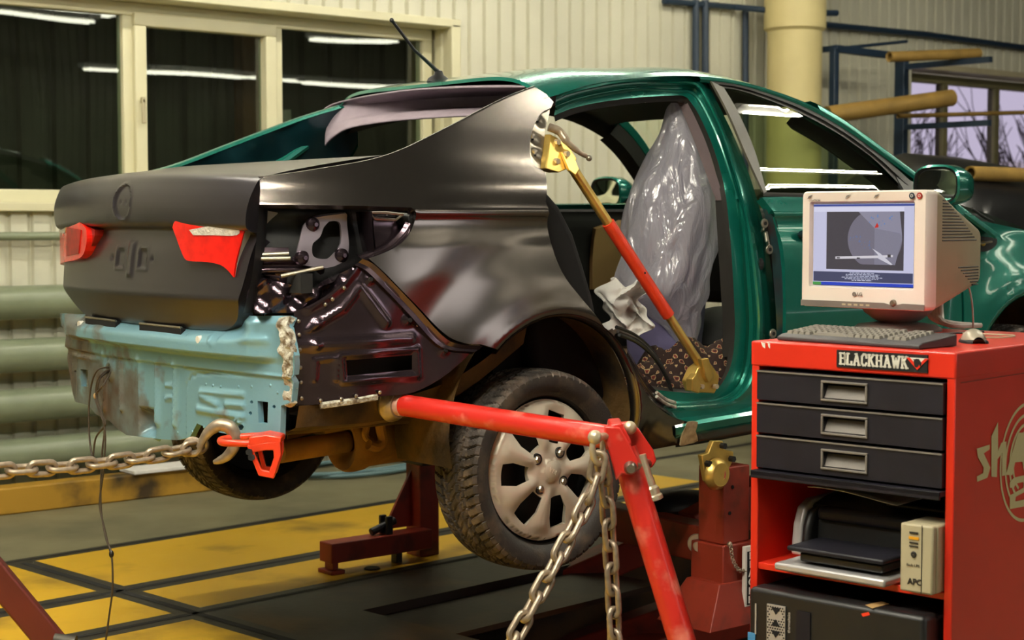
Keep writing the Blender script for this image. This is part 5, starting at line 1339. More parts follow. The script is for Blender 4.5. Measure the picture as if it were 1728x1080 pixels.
# cross beam of the bench and the lift arms in the pit
bb = thing('bench_beam', 'long dark red beam running under the car from the near sill stand', 'beam', (1.2, -.5, 0))
q = MB(); q.beam(atD(1232, 925, 5.80), atD(1010, 872, 6.5), .10, .13); q.build('beam', M['rust'], bb, bevel=.006)
c = atD(1178, 920, 5.80); MB().lathe([(.001, .03), (.018, .03), (.020, .02), (.020, -.02), (.034, -.022), (.034, -.04)], Matrix.Translation(c) @ (-Fh).to_track_quat('Z', 'Y').to_matrix().to_4x4(), 20).build('beam_pin', M['creamsteel'], bb)
q = MB(); q.beam(atD(1300, 830, 6.35), atD(1165, 900, 6.15), .10, .16); q.build('brace', M['rust'], bb, bevel=.006)
c = atD(1212, 853, 6.0); MB().lathe([(.001, .03), (.022, .03), (.026, .02), (.03, -.04)], Matrix.Translation(c) @ (-Fh).to_track_quat('Z', 'Y').to_matrix().to_4x4(), 20).build('beam_pin', M['dirt_steel'], bb)
tag(MB().ball(atD(1148, 852, 6.35), (.20, .12, .055)).build('rubber_pad', M['black'], None), 'black rubber pad on the dark red beam under the sill', 'pad')
lf = thing('scissor_lift', 'dark scissor lift folded in the floor pit under the car', 'lift', (1.2, -.6, -.55))
q = MB(); q.beam(atZ(730, 1075, -.30), atZ(1120, 905, .10), .16, .12); q.build('lift_arm', M['rust'], lf, bevel=.008)
q = MB(); q.beam(atZ(880, 1130, -.42), atZ(1240, 1000, -.1), .14, .12); q.build('lift_arm', M['rust'], lf, bevel=.008)
q = MB(); q.beam(Vector((.15, -.15, -.30)), Vector((2.6, .08, -.30)), .12, .1); q.beam(Vector((.3, -1.2, -.35)), Vector((2.6, -1.0, -.35)), .12, .1); q.build('lift_frame', M['rust'], lf, bevel=.008)
q = MB(); a, b, c, d = uv2w(.02, .16), uv2w(1.2, .16), uv2w(1.2, -.22), uv2w(.02, -.22)
q.plate([(*a[:2], -.03), (*b[:2], -.03), (*c[:2], -.03), (*d[:2], -.03)], (0, 0, -.02)); q.build('lift_deck', M['brownf'], lf)
q = MB(); q.box((.9, -.9, -.55), (2.6, -.1, -.48)); q.build('lift_base', M['rust'], lf)
# dark leg of the pulling tower, lower left corner
tl = thing('tower_leg', 'dark red leg of a pulling tower leaning into the lower left corner', 'leg', tuple(atD(90, 1085, 4.2)))
a, b = H+d3*1.36, atD(80, 1075, 4.3); d = (b-a).normalized(); f_ = b+d*(b.z/-d.z-.01)
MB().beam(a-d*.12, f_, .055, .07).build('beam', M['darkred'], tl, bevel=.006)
MB().cyl(atD(92, 1080, 4.27), atD(128, 1084, 4.27), .018, 14).build('pin', M['rail'], tl)
# ---- rack with rolls on the back wall
rk = thing('wall_rack', 'dark blue steel frame with arms on the wall between the column and the right window', 'rack', tuple(atY(1465, 250, 3.2)))
yf = 2.75
ft = atY(1408, 82, yf); fr = atY(1522, 96, yf)
MB().beam(Vector((ft.x, yf, 0)), ft, .05, .05).build('upright', M['conduit'], rk, bevel=.004)
MB().beam(Vector((fr.x, yf, 0)), fr+Vector((0, 0, .02)), .085, .06).build('upright', M['conduit'], rk, bevel=.004)
MB().beam(ft, fr, .05, .05).build('crossbar', M['conduit'], rk, bevel=.004)
MB().beam(ft, Vector((ft.x, WY-.03, ft.z)), .04, .04).build('crossbar', M['conduit'], rk)
MB().tube([atY(1412, 82, yf), atY(1530, 70, yf)], .012, 8).build('rod', M['conduit'], rk)
for z in (atY(1522, 104, yf).z, atY(1522, 206, yf).z): MB().beam(Vector((fr.x, yf-.02, z-.04)), Vector((fr.x, yf-.75, z-.04)), .04, .04).build('arm', M['conduit'], rk)
def roll(pts, r, lab, nm='cardboard_tube', m=None):
    q = MB(); a, b = pts; d = (b-a).normalized(); q.lathe([(r*.7, .01), (r, 0), (r, (b-a).length), (r*.7, (b-a).length), (r*.7, .05)], Matrix.Translation(a) @ d.to_track_quat('Z', 'Y').to_matrix().to_4x4(), 24)
    tag(q.build(nm, m or M['tubes'], None, 40), lab, 'tube')
yy = yf-.35
roll((atY(1500, 96, yy), atY(1652, 90, yy-.2)), .036, 'brown tube on the highest arm of the dark blue wall rack')
roll((atY(1395, 194, yy), atY(1606, 165, yy-.25)), .058, 'thick yellow-brown tube sticking out of the dark blue wall rack')
roll((atY(1515, 196, yy), atY(1760, 189, yy)), .016, 'thin yellow-brown pipe crossing in front of the right window', 'thin_rod')
# ---- dark parked car far right
pk = thing('parked_car', 'black car with a humped top parked behind the bonnet of the green car', 'car', (6.0, 1.35, 0))
M['blackcar'] = mat('black_car_paint', (15, 15, 16), .4, .1, coat=.25, coat_r=.2)
PROF = ((-1, 0), (-1, .55), (-.96, .85), (-.80, 1), (-.3, 1.03), (.3, 1.03), (.80, 1), (.96, .85), (1, .55), (1, 0))
ARCH = ((-1, 0), (-1, .40), (-.92, .58), (-.74, .68), (-.35, .93), (0, 1), (.35, .93), (.74, .68), (.92, .58), (1, .40), (1, 0))
def csec(x, w, z0, z1, pf=PROF): return [Vector((x, 1.35+w*a, z0+(z1-z0)*b)) for a, b in pf]
q = MB(); q.grid([csec(*s) for s in ((4.05, .70, .35, .95), (4.15, .80, .28, 1.16), (4.7, .84, .25, 1.24), (5.5, .86, .25, 1.30), (6.5, .86, .25, 1.30), (7.5, .84, .25, 1.26), (8.1, .78, .28, 1.2), (8.2, .66, .35, 1.0))])
q.build('body', M['blackcar'], pk, 50)
q = MB(); q.grid([csec(*s, ARCH) for s in ((4.40, .70, 1.2, 1.26), (4.52, .70, 1.2, 1.70), (4.68, .68, 1.2, 1.81), (5.2, .66, 1.2, 1.80), (5.65, .66, 1.2, 1.76), (6.1, .66, 1.2, 1.68), (6.9, .70, 1.2, 1.3))])
q.build('cabin', M['blackcar'], pk, 50)
for x in (4.9, 7.3):
    for y in (.52, 2.18):
        MB().lathe([(.19, -.09), (.30, -.10), (.315, -.07), (.315, .07), (.30, .10), (.19, .09), (.05, .06)], Matrix.Translation((x, y, .315)) @ Matrix.Rotation(PI/2, 4, 'X'), 32).build('wheel', M['rubber'], pk)
MB().ball((4.08, .85, .95), (.05, .16, .08)).build('tail_lamp', M['lampdark'], pk)
a, b = atY(1636, 298, .88), atY(1760, 296, .88); a.z = b.z = (a.z+b.z)/2+.008
roll((a, b), .042, 'long yellow-brown roll lying on top of the black parked car', 'wrapped_roll')
# ---- outside the right window: bare trees and a pale house
M['bark'] = mat('bark', (74, 66, 66), .9)
rg = random.Random(11)
def branch(q, p, d, L, r, lv):
    e_ = p+d*L; mid_ = p+d*L*.5+Vector((rg.uniform(-.04, .04), rg.uniform(-.04, .04), 0))*L
    q.tube([p, mid_, e_], [r, r*.85, r*.7], 5)
    if lv:
        for k in range(3):
            dd = (d+Vector((rg.uniform(-.8, .8), rg.uniform(-.6, .6), rg.uniform(-.05, .45)))).normalized()
            branch(q, p.lerp(e_, rg.uniform(.35, 1)), dd, L*rg.uniform(.55, .8), r*.55, lv-1)
for k, (x, y, lab) in enumerate(((12.4, 8.2, 'bare tree outside the right window, seen through its left pane'), (14.3, 8.6, 'bare tree outside the right window, seen through its middle pane'), (16.0, 8.0, 'bare tree outside the right window, seen through its right pane'))):
    q = MB()
    for j in range(4): branch(q, Vector((x+rg.uniform(-.4, .4), y, 0)), Vector((rg.uniform(-.35, .35), rg.uniform(-.1, .1), 1)).normalized(), 1.6, .045, 3)
    tag(q.build('bare_tree', M['bark'], None), lab, 'tree')
M['house'] = mat('pale_house', (214, 186, 176), .8, 0, .12, 2)
hs_ = thing('pale_house', 'pale pinkish house far outside the right window', 'house', (22, 20, 0))
MB().box((12, 19, 0), (34, 24, 2.6)).build('wall', M['house'], hs_); MB().box((11.6, 18.6, 2.6), (34.4, 24.4, 2.9)).build('roof', M['paper'], hs_)
for x in (15, 18, 21, 24, 27): MB().box((x, 18.94, 1.0), (x+1.1, 19.02, 2.1)).build('window', M['trim'], hs_)
struct(MB().box((-10, 4.9, -.12), (45, 40, -.02)).build('ground', M['paper']))
# ================================================================ the drawer cart and what stands on it
_before = set(o.name for o in bpy.data.objects)
CA = math.radians(8.2)            # the cart stands a little askew: modelled square, turned at the end
_keep = (CAM, Rv, Fh, Fv, Uv); _rm = Matrix.Rotation(-CA, 3, 'Z')
CAM, Rv, Fh, Fv, Uv = [_rm @ v for v in _keep]
ZT = 1.09
c0 = atZ(1613, 596, ZT); X0, YR = c0.x, c0.y
YL = atX(1269, 572, X0).y; DEP = .78
cart = thing('drawer_cart', 'red drawer cart with three black drawers and an open printer shelf', 'cart', (X0+.3, (YL+YR)/2, 0))
def fz(px, py): return atX(px, py, X0).z
def fp(px, py): p = atX(px, py, X0); return p.y, p.z
zb = .06; t = .022
q = MB(); q.box((X0, YR, zb), (X0+DEP, YR+t, ZT)); q.build('side_panel', M['redf'], cart, bevel=.003)
q = MB(); q.box((X0, YL-t, zb), (X0+DEP, YL, ZT)); q.build('side_panel', M['redf'], cart, bevel=.003)
ztop = fz(1285, 622)
q = MB(); q.box((X0-.002, YR-.002, ztop+.006), (X0+DEP+.002, YL+.002, ZT+.002)); q.build('top', M['redf'], cart, bevel=.005)
q = MB(); q.box((X0+DEP-.015, YR+t, zb), (X0+DEP-.003, YL-t, ztop)); q.build('back_panel', M['redf'], cart)
q = MB(); q.box((X0+.01, YR+t, zb), (X0+DEP-.02, YL-t, zb+.025)); q.build('bottom_shelf', M['redf'], cart)
q = MB(); q.box((X0+.1, YR+.05, 0), (X0+.16, YR+.10, zb)); q.box((X0+.1, YL-.10, 0), (X0+.16, YL-.05, zb)); q.box((X0+.48, YR+.05, 0), (X0+.54, YR+.10, zb)); q.box((X0+.48, YL-.10, 0), (X0+.54, YL-.05, zb)); q.build('feet', M['black'], cart, bevel=.01)
ds = [(622, 673), (676, 728), (731, 787)]
hpx = [(1394, 653, 1465, 677), (1394, 710, 1465, 735), (1394, 768, 1465, 793)]
for (a, b), hh in zip(ds, hpx):
    z1, z0 = fz(1283, a+2), fz(1283, b); y0, y1 = YR+t+.003, YL-t-.003
    ha, hb = fp(hh[0], hh[1]), fp(hh[2], hh[3]); hy0, hy1 = min(ha[0], hb[0]), max(ha[0], hb[0]); hz1, hz0 = max(ha[1], hb[1]-0) , min(ha[1], hb[1])
    zc = (z0+z1)/2; hz0, hz1 = zc-.022, zc+.018
    q = MB(); xf, xb = X0-.012, X0+.02       # front with a recess for the grip
    for lo, hi in (((xf, y0, z0), (xb, hy0, z1)), ((xf, hy1, z0), (xb, y1, z1)), ((xf, hy0, z0), (xb, hy1, hz0)), ((xf, hy0, hz1), (xb, hy1, z1))): q.box(lo, hi)
    q.box((xb, y0+.005, z0+.01), (X0+DEP-.04, y1-.005, z1-.01))
    d_ = q.build('drawer', M['drawer'], cart)
    MB().box((xf-.003, y0, z1-.004), (xf+.003, y1, z1)).build('drawer_lip', M['grey'], d_)
    q = MB(); q.box((xf-.005, hy0-.006, hz0-.006), (xf+.002, hy1+.006, hz0)); q.box((xf-.005, hy0-.006, hz1), (xf+.002, hy1+.006, hz1+.006)); q.box((xf-.005, hy0-.006, hz0), (xf+.002, hy0, hz1)); q.box((xf-.005, hy1, hz0), (xf+.002, hy1+.006, hz1))
    q.add([(xf+.004, hy0, hz0+.002), (xf+.004, hy1, hz0+.002), (xf+.022, hy1, hz1-.008), (xf+.022, hy0, hz1-.008)], [(0, 1, 2, 3)])
    q.build('handle', M['grey'], d_, bevel=.0015)
zl = fz(1283, 790)
q = MB(); q.box((X0-.03, YR+t, zl-.016), (X0+DEP-.02, YL-t+.004, zl-.002)); q.box((X0-.03, YR+t, zl-.022), (X0-.022, YL-t+.004, zl-.002)); q.build('pull_out_board', M['drawer'], cart, bevel=.002)
zs = fz(1290, 951)
q = MB(); q.box((X0+.005, YR+t, zs-.018), (X0+DEP-.02, YL-t, zs)); q.build('shelf', M['redf'], cart, bevel=.002)
FR = Matrix.Rotation(-PI/2, 4, 'Z') @ Matrix.Rotation(PI/2, 4, 'X')    # text facing -X, reading towards -Y
# name plate
pa, pb_ = fp(1414, 590), fp(1567, 632)
za, zb_ = fz(1414, 590), fz(1414, 619)
q = MB(); q.box((X0-.006, pb_[0], zb_), (X0, pa[0], za)); np_ = q.build('name_plate', M['void'], cart)
# slab-serif letters built from strokes
SER = {
 'B': [('s', 0, 0, 0, 1), ('s', 0, 1, .5, 1), ('s', .5, 1, .62, .87), ('s', .62, .87, .62, .66), ('s', .62, .66, .5, .54), ('s', 0, .54, .52, .54), ('s', .52, .54, .68, .40), ('s', .68, .40, .68, .14), ('s', .68, .14, .54, 0), ('s', 0, 0, .54, 0), ('f', -.14, 0, 0, 0), ('f', -.14, 1, 0, 1)],
 'L': [('s', 0, 0, 0, 1), ('s', 0, 0, .55, 0), ('s', .55, 0, .55, .24), ('f', -.14, 1, .2, 1), ('f', -.14, 0, 0, 0)],
 'A': [('s', 0, 0, .34, 1), ('s', .34, 1, .68, 0), ('s', .12, .34, .56, .34), ('f', -.15, 0, .15, 0), ('f', .53, 0, .83, 0), ('f', .12, 1, .34, 1)],
 'C': [('s', .64, .76, .60, .92), ('s', .60, .92, .42, 1), ('s', .42, 1, .2, 1), ('s', .2, 1, 0, .8), ('s', 0, .8, 0, .2), ('s', 0, .2, .2, 0), ('s', .2, 0, .46, 0), ('s', .46, 0, .64, .2), ('f', .64, .68, .64, 1)],
 'K': [('s', 0, 0, 0, 1), ('s', 0, .42, .55, 1), ('s', .2, .58, .6, 0), ('f', -.14, 0, .15, 0), ('f', -.14, 1, .15, 1), ('f', .42, 1, .72, 1), ('f', .46, 0, .78, 0)],
 'H': [('s', 0, 0, 0, 1), ('s', .6, 0, .6, 1), ('s', 0, .52, .6, .52), ('f', -.14, 0, .14, 0), ('f', -.14, 1, .14, 1), ('f', .46, 0, .74, 0), ('f', .46, 1, .74, 1)],
 'W': [('s', 0, 1, .22, 0), ('s', .22, 0, .45, .8), ('s', .45, .8, .68, 0), ('s', .68, 0, .9, 1), ('f', -.14, 1, .15, 1), ('f', .75, 1, 1.04, 1)],
}
WID = {'B': .9, 'L': .82, 'A': .98, 'C': .9, 'K': .96, 'H': .98, 'W': 1.2}
def serif_word(word, y_start, zbase, hgt, x, parent, m, sgn=-1, sx=1.0):
    u = 0
    for ch in word:
        q = MB()
        for kind, ax_, az, bx, bz in SER[ch]:
            w = (.20 if kind == 's' else .13)*hgt
            if kind == 's' and abs(az-bz) < 1e-6: w = .13*hgt
            a = Vector((x, y_start+sgn*(u+ax_)*hgt*sx, zbase+az*hgt)); b = Vector((x, y_start+sgn*(u+bx)*hgt*sx, zbase+bz*hgt)); d = (b-a).normalized()
            q.beam(a-d*w*.45, b+d*w*.45, .0016, w, up=Vector((1, 0, 0)).cross(d))
        q.build('letter', m, parent); u += WID[ch]+.12
ph = za-zb_
wtot = (sum(WID[c]+.12 for c in 'BLACKHAWK'))
Wp = pa[0]-pb_[0]; lh = ph*.62; sxx = (Wp*.77)/(wtot*lh)
serif_word('BLACKHAWK', pa[0]-.012, zb_+ph*.20, lh, X0-.0068, np_, M['white'], sx=sxx)
yc = pb_[0]+Wp*.105; tri = [(yc+.030, za-.008), (yc-.030, za-.008), (yc, zb_+.006)]
MB().plate([(X0-.0062, a, b) for a, b in tri], (-.001, 0, 0)).build('badge', M['white'], np_)
MB().plate([(X0-.0074, yc+(a-yc)*.99, zb_+.006+(b-zb_-.006)*.99) for a, b in ((yc+.030, za-.008), (yc+.020, za-.008), (yc, zb_+.016), (yc-.020, za-.008), (yc-.030, za-.008), (yc, zb_+.006))], (-.0008, 0, 0)).build('badge_edge', M['redf'], np_)
q = MB(); q.ball((X0-.0076, yc+.002, za-.022), (.001, .009, .012), n=12, m=8); q.build('badge_head', M['void'], np_)
MB().plate([(X0-.0078, yc+.012, za-.012), (X0-.0078, yc-.004, za-.010), (X0-.0078, yc-.012, za-.020), (X0-.0078, yc-.010, za-.030), (X0-.0078, yc-.003, za-.022)], (-.0006, 0, 0)).build('badge_feather', M['void'], np_)
# scuffs
q = MB()
for a, b, c_, d_ in ((1285, 577, 1292, 588), (1296, 578, 1300, 588)):
    p, r = fp(a, b), fp(c_, d_); q.add([(X0-.0024, p[0], p[1]), (X0-.0024, r[0], p[1]-.002), (X0-.0024, r[0], r[1]), (X0-.0024, lerp(p[0], r[0], .4), r[1]+.004)], [(0, 1, 2, 3)])
q.build('paint_chip', M['white'], cart)
# decal on the side: rings, SHA and 2
def sp_(px, py): p = atY(px, py, YR); return Vector((p.x, YR-.0012, p.z))
cc = sp_(1732, 779); 
for R in (.150, .122, .098, .078):
    q = MB(); rw = .0042
    rows = [[cc+Vector(((R+o)*math.cos(a), 0, (R+o)*math.sin(a))) for a in np.linspace(math.radians(62), math.radians(300 if R > .14 else 235), 60)] for o in (-rw, rw)]
    q.grid(rows).build('decal_ring', M['cartcream'], cart)
def dec(pts, nm='decal_letter'):
    P = [sp_(1240+a/2, 540+b/2) for a, b in pts]
    MB().plate(P, (0, -.0008, 0)).build(nm, M['cartcream'], cart)
dec([(815, 434), (858, 420), (858, 436), (838, 450), (860, 498), (850, 532), (816, 546), (815, 528), (836, 516), (838, 498), (818, 462)])
dec([(864, 392), (886, 345), (886, 442), (898, 414), (914, 410), (914, 524), (900, 526), (900, 448), (884, 470), (882, 530), (864, 528)])
dec([(912, 522), (954, 380), (976, 380), (996, 520), (976, 522), (968, 478), (944, 480), (934, 524)])
dec([(926, 548), (940, 532), (990, 520), (992, 572), (946, 596), (944, 612), (990, 602), (990, 626), (926, 638), (926, 592), (972, 566), (972, 546), (946, 552), (940, 566), (926, 566)])
q = MB(); a = sp_(1621, 646); b = sp_(1728, 622); q.beam(a, a+Vector((DEP-.05, 0, 0)), .002, .002); q.build('panel_seam', M['rust'], cart)
# ---- CRT monitor
BL, BR = atD(1352, 517, 4.75), atD(1562, 525, 4.45); BL.z = BR.z = (BL.z+BR.z)/2
ux = (BR-BL); MW_ = ux.length; ux.normalize(); ux.z = 0; ux.normalize(); un = Vector((ux.y, -ux.x, 0))       # un faces the viewer
if un.dot(CAM-BL) < 0: un = -un
mon = thing('crt_monitor', 'beige tube monitor showing a grey picture, on top of the red cart', 'monitor', tuple((BL+BR)/2 - un*.2 + Vector((0, 0, ZT-BL.z))))
MH = .33
def mp_(x, z, d): return BL+ux*x+Zv*z-un*d
def msec(x0, x1, z0, z1, d, r=.012):
    pts = []
    for cx, cz, a0_ in ((x1-r, z1-r, 0), (x0+r, z1-r, 90), (x0+r, z0+r, 180), (x1-r, z0+r, 270)):
        for k in range(5): a = math.radians(a0_+22.5*k); pts.append(mp_(cx+r*math.cos(a), cz+r*math.sin(a), d))
    return pts
sx0_, sx1_, sz0, sz1 = .030, MW_-.046, .062, MH-.035
q = MB(); q.grid([msec(sx0_, sx1_, sz0, sz1, .018, .004), msec(sx0_-.006, sx1_+.006, sz0-.006, sz1+.006, .002, .008), msec(.004, MW_-.004, .004, MH-.004, -.002, .014), msec(0, MW_, 0, MH, .004, .014), msec(0, MW_, 0, MH, .05, .014)], True)
bz = q.build('bezel', M['cream'], mon, 40)
q = MB(); q.grid([msec(.002, MW_-.002, .002, MH-.002, .05, .014), msec(.004, MW_-.004, .006, MH-.006, .075, .014), msec(.018, MW_-.018, .03, MH-.05, .19, .02), msec(.05, MW_-.05, .06, MH-.10, .36, .03), msec(.08, MW_-.08, .08, MH-.13, .385, .02), msec(.15, MW_-.15, .14, .15, .386, .004)], True)
bd = q.build('rear_shell', M['creamd'], mon, 40)
def xs_at(d): return lerp(MW_-.004, MW_-.018, (d-.075)/.115) if d < .19 else lerp(MW_-.018, MW_-.05, (d-.19)/.17)
def vent(z, da, db):
    ds_ = [da]+([.19] if da < .19 < db else [])+[db]
    MB().tube([mp_(xs_at(d)-.0005, z, d) for d in ds_], .0022, 6).build('vent_slot', M['trim'], bd)
for k in range(14): vent(MH-.028-.0085*k, .085, min(.33, .105+.017*k))
for k in range(7): vent(.064+.0085*k, .30-.018*k, .345)
# screen: glowing picture
def scr(nm, rgb, pts, lay, strg=1.0, par=None):
    m = M.get('scr_%02x%02x%02x' % tuple(rgb))
    if m is None:
        m = bpy.data.materials.new('screen_colour'); m.use_nodes = True; b_ = m.node_tree.nodes['Principled BSDF']
        b_.inputs['Base Color'].default_value = (.012, .012, .014, 1); b_.inputs['Roughness'].default_value = .12; b_.inputs['Emission Color'].default_value = lin(rgb); b_.inputs['Emission Strength'].default_value = .92
        M['scr_%02x%02x%02x' % tuple(rgb)] = m
    W_, H_ = sx1_-sx0_, sz1-sz0
    P = [mp_(sx0_+u*W_, sz0+v*H_, .013-.0004*lay) for u, v in pts]
    return MB().plate(P, un*-.0003).build(nm, m, par or scrn)
def R4(u0, v0, u1, v1): return [(u0, v0), (u1, v0), (u1, v1), (u0, v1)]
scrn = None
q = MB(); q.grid([msec(sx0_-.002, sx1_+.002, sz0-.002, sz1+.002, .018, .004), msec(sx0_+.08, sx1_-.08, sz0+.06, sz1-.06, .0142, .004), msec(sx0_+.15, sx1_-.15, sz0+.1, sz1-.1, .014, .002)], True); scrn = q.build('screen', M['black'], mon, 180)
scr('screen_page', (196, 196, 224), R4(.005, .005, .995, .995), 1)
scr('title_bar', (60, 76, 150), R4(.005, .965, .995, .99), 2); scr('title_bar', (214, 214, 238), R4(.01, .90, .90, .955), 2)
scr('text_panel', (62, 66, 98), R4(.01, .05, .99, .17), 2); scr('task_bar', (28, 62, 190), R4(.005, .005, .995, .042), 3); scr('start_button', (70, 150, 70), R4(.005, .005, .09, .042), 4)
scr('picture', (66, 62, 70), R4(.14, .20, .90, .90), 2)
disk = [(.355+.0*0, .55)]
cu, cv, ru, rv_ = .62, .57, .265, .335
circ = [(cu+ru*math.cos(a), min(.90, max(.265, cv+rv_*math.sin(a)*1.05))) for a in np.linspace(0, 2*PI, 48)[:-1]]
scr('disc', (112, 108, 124), circ, 3)
scr('disc_light', (138, 136, 156), [(.46, .90), (.62, .70), (.88, .62), (.885, .60), (.86, .90)], 4)
scr('disc_light', (126, 124, 142), [(.62, .70), (.62, .265), (.82, .265), (.885, .57), (.88, .64)], 4)
rg = random.Random(2)
for k in range(16): 
    u, v = rg.uniform(.56, .78), rg.uniform(.70, .84); s = rg.uniform(.008, .02); scr('blue_mark', (96, 130, 190), [(u, v), (u+s, v+s*.5), (u+s*.6, v+s*1.6)], 5)
for k in range(20):
    u, v = rg.uniform(.36, .58), rg.uniform(.45, .60); s = rg.uniform(.008, .02); scr('blue_mark', (100, 112, 150), [(u, v), (u+s, v+s*.5), (u+s*.6, v+s*1.6)], 5)
scr('red_mark', (200, 40, 30), [(.62, .705), (.655, .71), (.66, .73), (.645, .765), (.63, .73)], 6)
scr('pointer_arm', (210, 206, 214), [(.235, .325), (.235, .355), (.66, .375), (.80, .385), (.80, .36), (.66, .345)], 5)
scr('pointer_arm', (206, 204, 216), [(.66, .38), (.60, .46), (.68, .40), (.80, .27), (.78, .265), (.66, .34)], 6)
for u in (.25, .45): scr('arm_mark', (60, 56, 60), R4(u, .333, u+.03, .347), 6)
scr('arm_mark', (60, 56, 60), R4(.75, .355, .78, .39), 6)
for k, (a, b) in enumerate(((.38, .62), (.34, .67), (.34, .66), (.30, .70), (.33, .66), (.40, .60))):
    v = .158-.0175*k; u = a
    while u < b:
        w = rg.uniform(.015, .05); scr('text_line', (198, 202, 224), R4(u, v-.004, min(b, u+w), v+.004), 4); u += w+.008
FM = Matrix((ux, Zv, un)).transposed().to_4x4()
def mtx(x, z, d=-.0035): return Matrix.Translation(mp_(x, z, d)) @ FM
MB().lathe([(.001, .001), (.0065, .001), (.0065, 0)], mtx(.185, .040), 20).build('maker_dot', M['grey'], bz)
text('maker_mark', 'LG', .013, M['grey'], bz, mtx(.195, .040), .0006, bold=.0003)
text('model_text', 'FLATRON', .008, M['grey'], bz, mtx(.030, MH-.026), .0004, bold=.0001)
for x, m_ in ((MW_-.046, 'conduit'), (MW_-.022, 'lampdark')):
    MB().lathe([(.001, .001), (.0088, .001), (.0088, 0)], mtx(x, MH-.016), 20).build('round_sticker', M[m_], bz); MB().lathe([(.003, .0016), (.0045, .0016)], mtx(x, MH-.016), 16).build('sticker_mark', M['white'], bz)
for x in (.020, .150, .245): 
    q = MB(); q.plate([mp_(x, MH-.022, -.003), mp_(x+.012, MH-.016, -.003), mp_(x+.018, MH-.010, -.003), mp_(x+.005, MH-.013, -.003)], un*.0006); q.build('torn_label', M['grey'], bz)
q = MB(); q.box((0, 0, 0), (1, 1, 1))
strip = [mp_(.002, .002, -.003), mp_(MW_-.002, .002, -.003), mp_(MW_-.002, .018, -.003), mp_(MW_-.07, .019, -.003), mp_(MW_-.10, .012, -.003), mp_(MW_-.13, .019, -.003), mp_(.002, .019, -.003)]
MB().plate(strip, un*.002).build('chin', M['grey'], bz)
MB().lathe([(.001, .008), (.007, .008), (.009, .004), (.010, 0)], mtx(MW_-.10, .020, -.004), 20).build('power_button', M['steel'], bz)
for k in range(5): MB().plate([mp_(.145+.02*k, .008, -.0045), mp_(.157+.02*k, .008, -.0045), mp_(.157+.02*k, .013, -.0045), mp_(.145+.02*k, .013, -.0045)], un*.001).build('menu_button', M['creamd'], bz)
# swivel base
bc = (BL+BR)/2-un*.15+ux*.02; bc.z = 0
SW = Matrix.Translation((bc.x, bc.y, ZT)) @ Matrix((ux, -un, Zv)).transposed().to_4x4()
hb = BL.z-ZT
MB().lathe([(.001, .002), (.128, .002), (.128, .008), (.115, .018), (.06, .026), (.03, .027)], SW @ Matrix.Diagonal((1, .9, 1, 1)), 40).build('foot_plate', M['grey'], mon)
MB().lathe([(.04, .022), (.065, .032), (.095, hb*.8), (.105, hb+.012), (.01, hb+.012)], SW, 36).build('swivel_ball', M['grey'], mon)
cw = []
for k in range(5):
    s = .011*k; z0_ = -(BL.z-ZT)+.009
    pth = [mp_(MW_-.20-s*.5, .10, .36), mp_(MW_-.19-s*.5, .05, .375), mp_(MW_-.175-s, z0_+.035, .36), mp_(MW_-.14-s, z0_+.008+.006*(k % 2), .32+s), mp_(MW_-.10-s, z0_+.004*(k % 2), .34+s), mp_(MW_-.08-s, z0_, .42)]
    MB().tube(cr(pth, 6), .0075, 8).build('cable', M['cream'], mon)
MB().tube(cr([mp_(MW_-.11, .10, .375), mp_(MW_-.085, .02, .375), mp_(MW_-.08, -(BL.z-ZT)+.004, .38)], 6), .003, 8).build('cable', M['cream'], mon)
# ---- keyboard
k0, k1 = atZ(1311, 573, ZT+.004), atZ(1551, 589, ZT+.004)
kx = (k1-k0); KL = kx.length; kx.normalize(); kx.z = 0; ky = Vector((-kx.y, kx.x, 0))
if ky.dot(Fh) < 0: ky = -ky
kb = thing('keyboard', 'dark grey computer keyboard along the front edge of the red cart', 'keyboard', tuple((k0+k1)/2+ky*.08))
KW = .165; KL = max(KL, .42)
KM = Matrix((kx, ky, Zv)).transposed().to_4x4(); KM.translation = Vector((k0.x, k0.y, ZT+.003))
prof_ = [(0, 0), (0, .010), (.018, .016), (KW, .030), (KW, 0)]
q = MB(); n_ = len(prof_); V = [KM @ Vector((0, y, z)) for y, z in prof_]+[KM @ Vector((KL, y, z)) for y, z in prof_]
q.add(V, [tuple(range(n_-1, -1, -1)), tuple(range(n_, 2*n_))]+[(i, (i+1) % n_, n_+(i+1) % n_, n_+i) for i in range(n_)])
kbd = q.build('case', mat('keyboard_case', (58, 56, 58), .5), kb, bevel=.003)
M['key'] = mat('key_caps', (124, 118, 108), .55, 0, .1, 30)
KEY = MB()
def keycap():
    q = MB(); q.add([(-.0085, -.0085, 0), (.0085, -.0085, 0), (.0085, .0085, 0), (-.0085, .0085, 0), (-.0062, -.0055, .008), (.0062, -.0055, .008), (.0062, .0068, .008), (-.0062, .0068, .008)], [(0, 3, 2, 1), (4, 5, 6, 7), (0, 1, 5, 4), (1, 2, 6, 5), (2, 3, 7, 6), (3, 0, 4, 7)])
    me = bpy.data.meshes.new('key'); me.from_pydata(q.v, [], q.f); me.materials.append(M['key']); return me
KC = keycap(); cntk = 0
